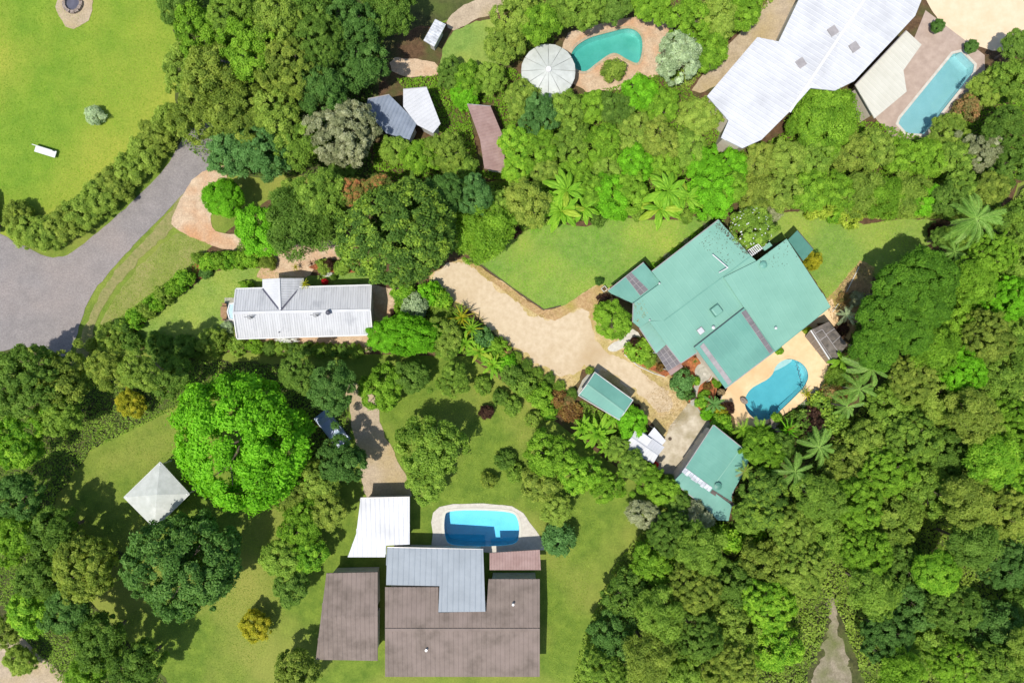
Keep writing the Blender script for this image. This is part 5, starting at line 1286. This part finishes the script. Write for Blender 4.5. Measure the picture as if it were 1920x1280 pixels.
# top middle and top right gardens
carpet('undergrowth', [(744, 150), (960, 130), (1050, 190), (1270, 130), (1300, 180), (1360, 260), (1400, 290), (1500, 230), (1640, 230), (1740, 262), (1840, 140), (1930, 120), (1930, 336), (700, 338), (700, 270), (760, 262), (830, 260)], 46000, 'bright', .7, .26, clump=2.4, seed=21, holes=[[(876, 190), (925, 196), (955, 262), (950, 326), (900, 320)]])
carpet('undergrowth', [(960, -40), (1500, -40), (1360, 80), (1290, 170), (1240, 150), (1270, 40), (1190, 24), (1060, 50), (1040, 80), (960, 120)], 16000, 'moss', .6, .26, clump=2.2, seed=22)
for x, y, r, h, k, m, s in (
    (844, 138, 26, 3, 'med', 'dark', 'dark bush at the lower left corner of the grass patch'),
    (880, 150, 30, 3.5, 'med', 'bright', 'bright bush along the lower edge of the grass patch'),
    (918, 146, 28, 3.5, 'med', 'mid', 'mid green bush along the lower edge of the grass patch, right part'),
    (872, 176, 28, 3, 'med', 'vivid', 'vivid bush above the dusty pink roof'),
    (944, 84, 34, 5, 'med', 'moss', 'moss green tree at the right end of the grass patch'),
    (966, 30, 40, 6, 'clumpy', 'moss', 'moss green tree at the top edge beside the sandy lane'),
    (1010, 44, 36, 6, 'med', 'bright', 'bright tree at the top edge above the water tank'),
    (1052, 20, 30, 5, 'med', 'mid', 'mid green tree at the top edge left of the jade pool'),
    (1098, 20, 36, 6, 'clumpy', 'mid', 'mid green tree at the top edge directly above the jade pool'),
    (1150, 12, 32, 5, 'med', 'dark', 'dark tree at the top edge above the jade pool terrace'),
    (1220, 10, 34, 5, 'med', 'bright', 'bright tree at the top edge right of the jade pool'),
    (980, 188, 34, 4, 'med', 'moss', 'moss green tree below left of the water tank'),
    (1010, 218, 36, 5, 'clumpy', 'blue', 'blue-green tree right below the water tank'),
    (1062, 208, 34, 4.5, 'med', 'mid', 'mid green tree below the water tank, right side'),
    (1110, 202, 30, 4, 'med', 'bright', 'bright tree below the jade pool'),
    (1150, 132, 22, 2.4, 'shrub', 'moss', 'moss green bush in the bend of the jade pool'),
    (1156, 206, 32, 4.5, 'med', 'dark', 'dark tree below the jade pool terrace'),
    (1200, 176, 34, 4.5, 'med', 'vivid', 'vivid green tree right below the jade pool terrace'),
    (1240, 200, 32, 4.5, 'med', 'bright', 'bright tree left of the sandy gap by the white house'),
    (1272, 108, 42, 6, 'clumpy', 'silver', 'silvery grey tree between the jade pool and the white house'),
    (1290, 40, 40, 6, 'clumpy', 'bright', 'bright tree at the top edge left of the white house'),
    (1342, 40, 38, 5.5, 'med', 'moss', 'moss green tree at the top edge close to the white house'),
    (1396, 22, 32, 5, 'med', 'bright', 'bright tree at the top edge touching the sandy terrace'),
    (1330, 92, 36, 5, 'med', 'bright', 'bright tree on the terrace side of the silvery tree'),
    (1310, 220, 36, 4.5, 'med', 'moss', 'moss green tree at the lower left corner of the white house'),
    (742, 282, 28, 4, 'med', 'mid', 'mid green bush below the slate blue shed roof'),
    (788, 296, 32, 4.5, 'med', 'bright', 'bright tree below the white half of the shed'),
    (836, 286, 38, 5, 'clumpy', 'moss', 'moss green tree left of the dusty pink roof'),
    (868, 318, 26, 4, 'med', 'mid', 'mid green bush under the dusty pink roof, on the top boundary'),
    (966, 270, 32, 4.5, 'med', 'lime', 'lime tree right of the dusty pink roof'),
    (970, 318, 26, 4, 'med', 'lime', 'lime bush on the top boundary right of the dusty pink roof'),
    (1014, 278, 36, 4.5, 'med', 'bright', 'bright tree above the western banana clump, outside the boundary'),
    (1022, 322, 26, 4, 'med', 'moss', 'moss green bush on the outer side of the boundary by the western bananas'),
    (1070, 266, 36, 5, 'clumpy', 'mid', 'mid green tree above the middle of the main lawn, outside the boundary'),
    (1080, 318, 30, 4, 'med', 'bright', 'bright bush on the outer boundary above the western bananas'),
    (1128, 270, 36, 5, 'clumpy', 'bright', 'bright tree above the bushy trees of the main lawn, outside'),
    (1136, 316, 30, 4, 'med', 'mid', 'mid green bush on the outer boundary above the bushy trees'),
    (1184, 250, 34, 4.5, 'med', 'moss', 'moss green tree outside the boundary, below the vivid one'),
    (1190, 308, 34, 4.5, 'med', 'vivid', 'vivid bush on the outer boundary left of the eastern bananas'),
    (1236, 262, 36, 5, 'clumpy', 'olive', 'olive tree outside the boundary above the eastern bananas'),
    (1246, 316, 30, 4, 'med', 'bright', 'bright bush on the outer boundary above the eastern bananas'),
    (1290, 280, 34, 4.5, 'med', 'mid', 'mid green tree left of the lowest white roof corner'),
    (1322, 312, 34, 4.5, 'med', 'vivid', 'vivid bush on the outer boundary below the white house'),
    (1372, 310, 30, 4, 'med', 'vivid', 'vivid bush under the lowest white roof corner'),
    (1424, 300, 32, 4, 'med', 'olive', 'olive bush right of the lowest white roof corner'),
    (1476, 296, 34, 4.5, 'med', 'moss', 'moss green bush below the large round bush'),
    (1546, 226, 62, 5.5, 'smooth', 'bright', 'large round bush filling the inner corner of the white house'),
    (1530, 296, 34, 4.5, 'med', 'mid', 'mid green bush right below the large round bush'),
    (1590, 282, 38, 4.5, 'clumpy', 'olive', 'olive tree below the cream roof section'),
    (1640, 280, 34, 4.5, 'med', 'moss', 'moss green bush left of the lap pool end'),
    (1690, 296, 34, 4, 'med', 'bright', 'bright bush directly below the lap pool end'),
    (1740, 296, 34, 4, 'med', 'bright', 'bright bush right of the lap pool end'),
    (1776, 246, 32, 3.5, 'med', 'moss', 'moss green bush along the outer side of the lap pool'),
    (1812, 206, 26, 2.6, 'shrub', 'rust', 'rust-coloured bush along the outer side of the lap pool'),
    (1790, 300, 34, 4.5, 'med', 'mid', 'mid green bush above the far corner of the plot'),
    (1838, 284, 34, 5, 'clumpy', 'grey', 'greyish tree above the far corner of the plot'),
    (1850, 166, 30, 3.5, 'med', 'moss', 'moss green bush beside the upper end of the lap pool'),
    (1882, 240, 36, 6, 'clumpy', 'dark', 'dark tree at the right edge above the plot corner'),
    (1900, 304, 38, 6, 'clumpy', 'dark', 'dark tree at the right edge beside the plot corner'),
    (1904, 150, 40, 5.5, 'clumpy', 'mid', 'mid green tree at the right edge below the sandy court'),
    (1910, 84, 30, 5, 'med', 'dark', 'dark tree at the right edge beside the sandy court')):
    (T if k != 'shrub' else B)(x, y, r, h, k, m, s, **({} if k != 'shrub' else {}))
for x, y, s in ((1748, 56, 'larger black pot plant between the white house and the sandy court'), (1810, 94, 'black pot plant at the upper end of the lap pool')):
    p = W(x, y); t = empty('pot_plant', p); tag(t, s, 'pot plant')
    MB().tube(p, p + Vector((0, 0, .6)), .45, .62, n=14).build('pot', M['charcoal'], t)
    o = put('foliage', PROTO['ball'][2][0], 'deep', t); o.location = (0, 0, 1.0); o.scale = (.6, .6, .6)

# left and lower left
carpet('undergrowth', [(-20, 660), (140, 668), (330, 672), (640, 690), (655, 790), (640, 890), (560, 900), (530, 720), (330, 765), (170, 845), (90, 960), (230, 1040), (150, 1110), (320, 1290), (120, 1290), (-20, 1100)], 30000, 'mid', .7, .24, clump=2.2, seed=51)
carpet('undergrowth', [(340, -20), (740, -20), (690, 230), (700, 330), (420, 330), (340, 270)], 16000, 'dark', .8, .26, clump=2.2, seed=52)
carpet('grass', [(-10, -10), (325, -10), (315, 220), (60, 425), (-10, 425)], 26000, 'bright', .05, .12, clump=2.8, seed=53, z0=.01, asp=.3)
carpet('grass', [(110, 880), (300, 790), (520, 960), (540, 1150), (450, 1290), (230, 1290), (200, 1060), (110, 970)], 22000, 'moss', .05, .13, clump=2.2, seed=54, z0=.01, asp=.3)
carpet('grass', [(700, 690), (880, 680), (1080, 830), (1130, 1000), (1060, 1280), (1030, 1270), (1022, 1050), (1010, 960), (800, 930), (720, 760)], 26000, 'moss', .05, .13, clump=1.8, seed=55, z0=.01, asp=.3)
carpet('grass', [(205, 570), (262, 500), (322, 444), (350, 440), (396, 458), (330, 520), (250, 580), (180, 640)], 7000, 'moss', .06, .12, clump=1.2, seed=56, z0=.045, asp=.3)
carpet('grass', [(470, 500), (556, 520), (690, 510), (690, 535), (440, 550), (430, 640), (300, 650), (262, 616), (395, 514)], 9000, 'bright', .05, .10, clump=1.2, seed=57, z0=.045, asp=.3)
for x, y, r, h, k, m, s in (
    (46, 716, 66, 9, 'big', 'dark', 'large dark tree at the left edge below the road'),
    (118, 708, 46, 7, 'clumpy', 'olive', 'olive tree just below the road, left of the plot tip'),
    (204, 692, 36, 11, 'clumpy', 'olive', 'tall olive tree below the pointed plot corner, shading the cottage lawn'),
    (262, 696, 36, 11.5, 'clumpy', 'moss', 'tall moss green tree below the boundary, shading the cottage lawn'),
    (322, 706, 38, 6, 'clumpy', 'dark', 'dark tree on the upper left side of the vivid round tree'),
    (246, 756, 26, 3, 'med', 'gold', 'golden bush on the lawn left of the vivid tree'),
    (34, 822, 48, 7, 'clumpy', 'lime', 'lime-topped tree at the left edge'),
    (112, 776, 40, 6, 'clumpy', 'mid', 'mid green tree between the left edge and the open lawn'),
    (454, 826, 124, 11, 'dome', 'vivid', 'huge vivid green round tree, brightest crown in the neighbourhood'),
    (346, 1056, 96, 10, 'big', 'deep', 'large dark blue-green tree below the pavilion'),
    (30, 930, 44, 7, 'clumpy', 'deep', 'deep green tree at the left edge, level with the pavilion'),
    (22, 1010, 46, 7, 'clumpy', 'bright', 'bright tree at the left edge below the deep green one'),
    (100, 1000, 46, 7, 'clumpy', 'dark', 'dark tree left of the lower lawn'),
    (160, 1062, 58, 8, 'big', 'olive', 'big olive-dark tree on the left of the lower lawn'),
    (82, 1080, 44, 7, 'clumpy', 'dark', 'dark tree between the left edge and the big olive-dark tree'),
    (60, 1146, 40, 6, 'med', 'lime', 'lime tree above the sandy corner track'),
    (128, 1140, 44, 7, 'clumpy', 'deep', 'deep green tree above the sandy corner track'),
    (186, 1200, 48, 7, 'clumpy', 'dark', 'dark tree right of the sandy corner track'),
    (166, 1262, 36, 5, 'med', 'bright', 'bright tree at the bottom edge right of the sandy corner track'),
    (256, 1250, 48, 7, 'clumpy', 'dark', 'dark tree at the bottom edge of the lower lawn'),
    (40, 1236, 28, 3, 'med', 'moss', 'moss green bush on the sandy corner track'),
    (10, 1180, 30, 4, 'med', 'olive', 'olive bush at the left edge above the corner track'),
    (546, 922, 38, 5, 'clumpy', 'olive', 'olive tree below the vivid round tree, on the house side'),
    (596, 900, 36, 5, 'med', 'moss', 'moss green tree between the vivid round tree and the white square roof'),
    (566, 978, 40, 5.5, 'clumpy', 'bright', 'bright tree right of the large dark blue-green tree'),
    (616, 956, 34, 5, 'med', 'olive', 'olive tree touching the white square roof'),
    (528, 1046, 36, 5, 'med', 'mid', 'mid green tree right of the large dark blue-green tree, lower'),
    (580, 1040, 32, 4.5, 'med', 'lime', 'lime tree above the left brown roof'),
    (546, 1100, 32, 4.5, 'med', 'dark', 'dark bush left of the left brown roof'),
    (480, 1172, 28, 3, 'med', 'gold', 'golden bush on the lower lawn'),
    (556, 1256, 40, 5, 'clumpy', 'olive', 'olive tree at the bottom edge below the left brown roof'),
    (640, 862, 42, 6.5, 'clumpy', 'deep', 'deep green tree shading the end of the neighbour drive'),
    (622, 728, 44, 8, 'clumpy', 'deep', 'tall deep green tree behind the vivid round tree, at the boundary'),
    (560, 700, 36, 7, 'clumpy', 'dark', 'dark tree just below the cottage hedge'),
    # lower middle
    (716, 728, 42, 4.5, 'clumpy', 'bright', 'bright tree right of the neighbour drive head'),
    (770, 706, 32, 4, 'med', 'dark', 'dark tree just below the boundary near the bend'),
    (850, 712, 30, 4, 'clumpy', 'mid', 'mid green tree just below the boundary bend'),
    (808, 838, 58, 7, 'clumpy', 'mid', 'large mid green tree left of the open grass'),
    (800, 900, 38, 5, 'med', 'mid', 'mid green tree between the large one and the blue pool'),
    (1032, 852, 44, 5.5, 'clumpy', 'bright', 'bright tree at the right end of the open grass'),
    (1086, 888, 38, 5, 'clumpy', 'lime', 'lime tree below the strap-leaved lilies, outside the boundary'),
    (1012, 906, 34, 4.5, 'med', 'olive', 'olive tree above the grey-blue round bush'),
    (1044, 954, 28, 4, 'med', 'moss', 'moss green bush right of the blue pool'),
    (1048, 1010, 31, 3.2, 'ball', 'blue', 'round grey-blue bush at the corner of the pool paving'),
    (1140, 912, 30, 4.5, 'clumpy', 'bright', 'bright tree outside the boundary below the white shed'),
    (1206, 962, 28, 4, 'med', 'grey', 'greyish tree outside the boundary below the bright one'),
    ):
    T(x, y, r, h, k, m, s)
for x, y, r, m, s in ((905, 722, 18, 'mid', 'small round bush on the open grass nearest the boundary bend'), (938, 744, 15, 'dark', 'small dark bush on the open grass, second from the bend'), (960, 760, 19, 'mid', 'small bush in the middle of the open grass'),
        (912, 772, 14, 'maroon', 'small purplish bush on the open grass'), (1000, 786, 16, 'moss', 'small bush on the open grass near the bright tree'), (948, 862, 20, 'dark', 'dark bush on the grass above the blue pool, left of two'), (966, 886, 18, 'mid', 'green bush on the grass above the blue pool, lower of two'),
        (916, 900, 16, 'olive', 'olive bush on the grass right above the blue pool')):
    B(x, y, r, 1.8, 'shrub', m, s)
vn = empty('parked_car', W(628, 800)); tag(vn, 'blue car parked under the deep green tree by the neighbour drive', 'car')
c0 = W(626, 802); vr = -.9
MB().box((c0.x, c0.y), 4.3, 1.75, .3, .85, vr).build('body', M['car_paint'], vn)
ca, sa = math.cos(vr), math.sin(vr); D_ = lambda x, y, z: Vector((c0.x + x * ca - y * sa, c0.y + x * sa + y * ca, z))
MB().prism([D_(-1.0, -.62, 1.42), D_(.6, -.62, 1.42), D_(.6, .62, 1.42), D_(-1.0, .62, 1.42)], [D_(-1.6, -.8, .85), D_(1.2, -.8, .85), D_(1.2, .8, .85), D_(-1.6, .8, .85)]).build('cabin', M['car_paint'], vn)
MB().prism([D_(.66, -.6, 1.38), D_(.66, .6, 1.38), D_(1.19, .72, .9), D_(1.19, -.72, .9)], [D_(.63, -.6, 1.36), D_(.63, .6, 1.36), D_(1.16, .72, .88), D_(1.16, -.72, .88)]).build('windscreen', M['glass'], vn)
for dx in (-1.3, 1.3):
    for dy in (-.82, .82):
        a_ = D_(dx, dy - .1, .32); b_ = D_(dx, dy + .1, .32); MB().tube(a_, b_, .32, n=14).build('wheel', M['black_paint'], vn)

# the wood on the lower right
carpet('undergrowth', [(1376, 1050), (1500, 885), (1640, 730), (1912, 356), (1990, 300), (1990, 1340), (1640, 1340), (1590, 1200), (1560, 1120), (1540, 1200), (1480, 1340), (1060, 1340), (1090, 1200), (1150, 1060), (1220, 970)], 90000, 'moss', 1.2, .32, clump=2.6, seed=31)
G = 'trees of the wood beyond the lower right boundary'
WOOD = [
    (1898, 420, 44, 'mid', 'wood tree right below the far corner palm'), (1860, 474, 42, 'bright', 'bright wood tree outside the grove, second from the plot corner'), (1914, 500, 44, 'mid', 'mid green wood tree at the right edge, second from the corner'),
    (1824, 528, 44, 'bright', 'bright wood tree beside the middle of the dense grove, outside the boundary'), (1884, 560, 48, 'vivid', 'vivid wood tree near the right edge, level with the grove'),
    (1788, 590, 46, 'bright', 'bright wood tree touching the boundary below the grove top'), (1846, 630, 50, 'olive', 'olive wood tree level with the cabana, midway to the right edge'), (1910, 640, 44, 'mid', 'mid green wood tree at the right edge, level with the cabana'),
    (1750, 650, 46, 'bright', 'bright wood tree just outside the lowest grove tree'), (1802, 690, 46, 'vivid', 'vivid wood tree level with the pool top'), (1868, 712, 50, 'mid', 'mid green wood tree level with the pool, near the right edge'),
    (1710, 710, 46, 'olive', 'olive wood tree outside the uppermost boundary palm'), (1756, 752, 50, 'moss', 'moss green wood tree level with the pool bottom'), (1826, 780, 50, 'olive', 'olive wood tree in the second column from the right edge, below the pool level'),
    (1900, 790, 48, 'bright', 'bright wood tree at the right edge, level with the garage top'), (1668, 770, 46, 'mid', 'mid green wood tree outside the second boundary palm'), (1712, 822, 50, 'mid', 'mid green wood tree in the wood centre, level with the garage'),
    (1780, 846, 50, 'dark', 'dark wood tree in the wood centre, level with the garage'), (1856, 862, 52, 'lime', 'lime-tinged wood tree level with the garage bottom'), (1920, 880, 44, 'lime', 'lime-tinged wood tree at the right edge'),
    (1628, 830, 46, 'moss', 'moss green wood tree outside the fourth boundary palm'), (1664, 884, 50, 'bright', 'bright wood tree level with the brown-hearted palm'), (1736, 912, 52, 'mid', 'mid green wood tree above left of the lone lime crown'),
    (1812, 936, 50, 'olive', 'olive wood tree above right of the lone lime crown'), (1888, 960, 52, 'olive', 'olive wood tree at the right edge above the bottom corner group'), (1584, 880, 46, 'olive', 'olive wood tree outside the lowest boundary palm'),
    (1606, 942, 50, 'bright', 'bright wood tree two rows above the sandy track'), (1676, 972, 52, 'moss', 'moss green wood tree left of the lone lime crown, one row up'), (1538, 936, 48, 'mid', 'mid green wood tree outside the mottled garage trees'),
    (1488, 990, 48, 'moss', 'moss green wood tree outside the middle mottled tree'), (1552, 1004, 50, 'mid', 'mid green wood tree one row above the sandy track, left'), (1624, 1034, 50, 'bright', 'bright wood tree beside the head of the sandy track, upper right'),
    (1694, 1056, 44, 'dark', 'dark wood tree touching the lone lime crown on its left'), (1822, 1020, 48, 'dark', 'dark wood tree touching the lone lime crown on its right'), (1884, 1056, 50, 'deep', 'deep green wood tree at the right edge, level with the lone lime crown'),
    (1438, 1052, 48, 'olive', 'olive wood tree right below the bottom tip of the plot'), (1504, 1066, 48, 'moss', 'moss green wood tree left of the sandy track head'), (1380, 1096, 46, 'dark', 'dark wood tree under the bottom tip, left'),
    (1310, 1030, 46, 'mid', 'mid green wood tree outside the grey feathery tree'), (1256, 1000, 42, 'dark', 'dark wood tree outside the garage corner'), (1226, 1052, 44, 'bright', 'bright wood tree at the upper left fringe of the bottom wood'),
    (1300, 1100, 50, 'olive', 'olive wood tree in the bottom wood, second column from its fringe'), (1176, 1110, 46, 'dark', 'dark wood tree on the fringe above the narrow side lawn end'), (1236, 1148, 50, 'mid', 'mid green wood tree in the bottom wood, behind its fringe'),
    (1440, 1130, 50, 'lime', 'yellow-green wood tree left of the sandy track, upper one'), (1370, 1170, 52, 'moss', 'moss green wood tree in the centre of the bottom wood'), (1306, 1190, 48, 'dark', 'dark wood tree in the centre of the bottom wood'),
    (1150, 1190, 46, 'deep', 'deep green wood tree on the lower fringe beside the side lawn'), (1216, 1232, 50, 'olive', 'olive wood tree near the bottom edge, behind the lower fringe'), (1130, 1260, 44, 'mid', 'mid green wood tree at the bottom edge beside the side lawn'),
    (1290, 1264, 48, 'mid', 'mid green wood tree at the bottom edge, third from the side lawn'), (1370, 1254, 50, 'olive', 'olive wood tree at the bottom edge, halfway to the sandy track'), (1450, 1210, 50, 'lime', 'yellow-green wood tree left of the sandy track, lower one'),
    (1640, 1110, 46, 'mid', 'mid green wood tree right of the sandy track head'), (1660, 1190, 50, 'deep', 'deep green wood tree right of the sandy track, middle'), (1714, 1130, 48, 'deep', 'deep green wood tree directly below left of the lone lime crown'),
    (1786, 1140, 50, 'dark', 'dark wood tree directly below the lone lime crown'), (1730, 1212, 50, 'mid', 'mid green wood tree near the bottom, two places right of the track'), (1690, 1262, 44, 'bright', 'bright wood tree at the bottom edge right of the sandy track'),
    (1790, 1244, 50, 'bright', 'bright wood tree at the bottom edge, below the dark one'), (1856, 1170, 52, 'deep', 'deep green wood tree near the bottom right corner, upper'), (1868, 1252, 50, 'mid', 'mid green wood tree in the bottom right corner'), (1924, 1130, 44, 'dark', 'dark wood tree at the right edge above the bottom right corner'), (1930, 1210, 40, 'moss', 'moss green wood tree at the right edge, next to the corner'),
]
for i, (x, y, r, m, s) in enumerate(WOOD):
    T(x, y, r * .93, (5.5, 7.5, 5, 8.5, 6.5)[i % 5], ('clumpy', 'big', 'clumpy', 'feather', 'big')[i % 5], m, s, G)
T(1756, 1072, 40, 8, 'smooth', 'lime', 'lone lime green crown shining among the dark wood trees', None)

# ------------------------------------------------------------------ small things
def stone(px, s, h, m, label, group, seed):
    r = random.Random(seed); p = W(*px)
    bm = bmesh.new(); bmesh.ops.create_icosphere(bm, subdivisions=2, radius=1)
    for v in bm.verts:
        v.co *= 1 + .22 * pnoise(v.co * 1.7 + Vector((seed, 0, 0)))
    me = bpy.data.meshes.new('rock'); bm.to_mesh(me); bm.free()
    o = link('rock', me, M[m]); o.location = (p.x, p.y, h * .35); o.scale = (s, s * r.uniform(.65, .9), h * .6); o.rotation_euler = (0, 0, r.uniform(0, 3))
    return tag(o, label, 'rock', group)
stone((1393.5, 750), .5, .7, 'stone', 'squarish brown boulder at the left rim of the pool', None, 1)
G = 'brown rocks of the pile at the lower pool tip'
for i, (x, y, s, l) in enumerate(((1446, 788, .42, 'rock of the pool pile nearest the water'), (1454, 793, .4, 'rock of the pool pile beside the small bright bush'), (1449, 799, .38, 'middle rock of the pool pile'), (1456, 806, .36, 'lowest rock of the pool pile'), (1443, 797, .3, 'smallest rock of the pool pile, on its left'))):
    stone((x, y), s, .5, 'stone', l, G, 3 + i)
for i, (x, y, a, b, l) in enumerate(((1527, 736, .9, .55, 'upper grey flat paving stone at the terrace corner'), (1508, 757, .8, .5, 'lower grey flat paving stone at the terrace corner'))):
    o = MB().box(W(x, y), a * 1.2, b * 1.2, .02, .14, .9 - i * .3).build('paving_stone', M['grey_paving']); tag(o, l, 'paving stone')
# round path circle with a centre stone
c0 = W(1320, 701)
rc = empty('path_circle', (c0.x, c0.y, 0)); tag(rc, 'round concrete circle with a pale centre on the garden path', 'paved circle')
MB().tube(c0 + Vector((0, 0, .0)), c0 + Vector((0, 0, .085)), .78, n=32).build('slab', M['grey_paving'], rc)
MB().tube(c0 + Vector((0, 0, .086)), c0 + Vector((0, 0, .12)), .16, n=16).build('centre_stone', M['pale_concrete'], rc)
for k in range(11):
    a = -1.2 + k * .23; MB().box((c0.x + .92 * math.cos(a), c0.y + .92 * math.sin(a)), .16, .17, 0, .12, a).build('edging_stone', M['pale_concrete'], rc)
# planter box
p = W(1132, 542); pb = empty('planter_box', p); tag(pb, 'square cream planter box at the lawn corner beside the house', 'planter')
for dx, dy, a, b in ((.24, 0, .07, .55), (-.24, 0, .07, .55), (0, .24, .41, .07), (0, -.24, .41, .07)):
    ca, sa = math.cos(.66), math.sin(.66); MB().box((p.x + dx * ca - dy * sa, p.y + dx * sa + dy * ca), a, b, 0, .5, .66).build('side', M['cream_sheet'], pb)
MB().box((p.x, p.y), .4, .4, 0, .38, .66).build('soil_fill', M['soil'], pb)
o = MB().box(W(1184.5, 645), .48, .30, .058, .085, -.9).build('door_mat', M['charcoal']); tag(o, 'dark door mat on the pale front path', 'mat')
# timber edging between lawn and drive
def edging(name, pts, label, m='dark_timber', w=.09, h=.14, cat='edging'):
    mb = MB(); w_ = [W(x, y) for x, y in pts]; t = empty(name, w_[0]); tag(t, label, cat)
    for i in range(len(w_) - 1):
        a, b = w_[i], w_[i + 1]; d = (b - a); n = max(1, round(d.length / 2.4))
        for k in range(n):
            p, q = a + d * (k / n), a + d * ((k + 1) / n - .006); MB().bar(p + Vector((0, 0, h / 2)), q + Vector((0, 0, h / 2)), w, h).build('board', M[m], t)
    return t
edging('lawn_edging', [(900, 495), (960, 539.5), (1020, 580.5), (1052, 573)], 'dark timber edging between the main lawn and the gravel drive')
edging('bed_edging', [(1560, 585), (1586, 548), (1610, 500)], 'pale timber edging along the bed by the back lawn', 'cream_sheet')
edging('bed_edging', [(1568, 582), (1590, 552), (1600, 545)], 'short dark frame edging in the bed beside the back lawn', 'dark_timber')
edging('drive_edging', [(952, 655), (1000, 690), (1048, 728), (1080, 748)], 'dark timber edging along the lower side of the gravel drive')
edging('path_edging', [(1166, 660), (1190, 642), (1201, 633)], 'brown low wall beside the pale front path', 'timber', .1, .3)
edging('bed_edging', [(1303, 760), (1316, 778), (1331, 793.5), (1337, 788), (1347, 765), (1353, 742)], 'thin kerb around the orange mulch bed with the cycad', 'grey_paving', .1, .16)
edging('bed_edging', [(1170, 664), (1196, 686), (1226, 700), (1246, 706)], 'pale kerb along the front bed beside the drive', 'pale_concrete', .1, .16)
# pool fence
fe = empty('pool_fence', W(1540, 760)); tag(fe, 'thin metal pool fence on the slope right of the pool', 'fence')
fpz = [W(1522, 778), W(1536, 760), W(1552, 738)]
for i in range(2):
    a, b = fpz[i], fpz[i + 1]
    for z in (.15, 1.15): MB().bar(a + Vector((0, 0, z)), b + Vector((0, 0, z)), .06).build('rail', M['poly_pale'], fe)
    n = int((b - a).length / .12)
    for k in range(n): p = a.lerp(b, (k + .5) / n); MB().bar(p + Vector((0, 0, .16)), p + Vector((0, 0, 1.14)), .02).build('picket', M['poly_pale'], fe)
for p in fpz: MB().bar(p, p + Vector((0, 0, 1.25)), .07).build('post', M['poly_pale'], fe)
# drain in the concrete apron, table on the cottage patio
p = W(1256, 822); o = MB().tube(p + Vector((0, 0, .03)), p + Vector((0, 0, .09)), .2, n=16).build('drain_cover', M['dark_timber']); tag(o, 'dark round drain cover in the concrete apron by the white shed', 'drain cover')
p = W(424.5, 585); t = empty('patio_table', p); tag(t, 'small brown table on the cottage patio beside the glazed bay', 'table')
MB().box((p.x, p.y), .7, 1.2, .7, .75).build('tabletop', M['timber'], t)
for dx in (-.28, .28):
    for dy in (-.5, .5): MB().box((p.x + dx, p.y + dy), .06, .06, 0, .7).build('leg', M['timber'], t)
for dy, l in ((.75, 'brown patio chair on the upper side of the cottage table'), (-.75, 'brown patio chair on the lower side of the cottage table')):
    q = Vector((p.x - .05, p.y + dy, 0)); c_ = empty('patio_chair', q); tag(c_, l, 'chair', 'chairs at the cottage patio table')
    MB().box((q.x, q.y), .46, .44, .42, .46).build('seat', M['timber'], c_); MB().box((q.x, q.y + .2 * (1 if dy > 0 else -1)), .46, .05, .46, .9).build('backrest', M['timber'], c_)
    for dx in (-.19, .19):
        for e in (-.17, .17): MB().box((q.x + dx, q.y + e), .04, .04, 0, .42).build('leg', M['timber'], c_)
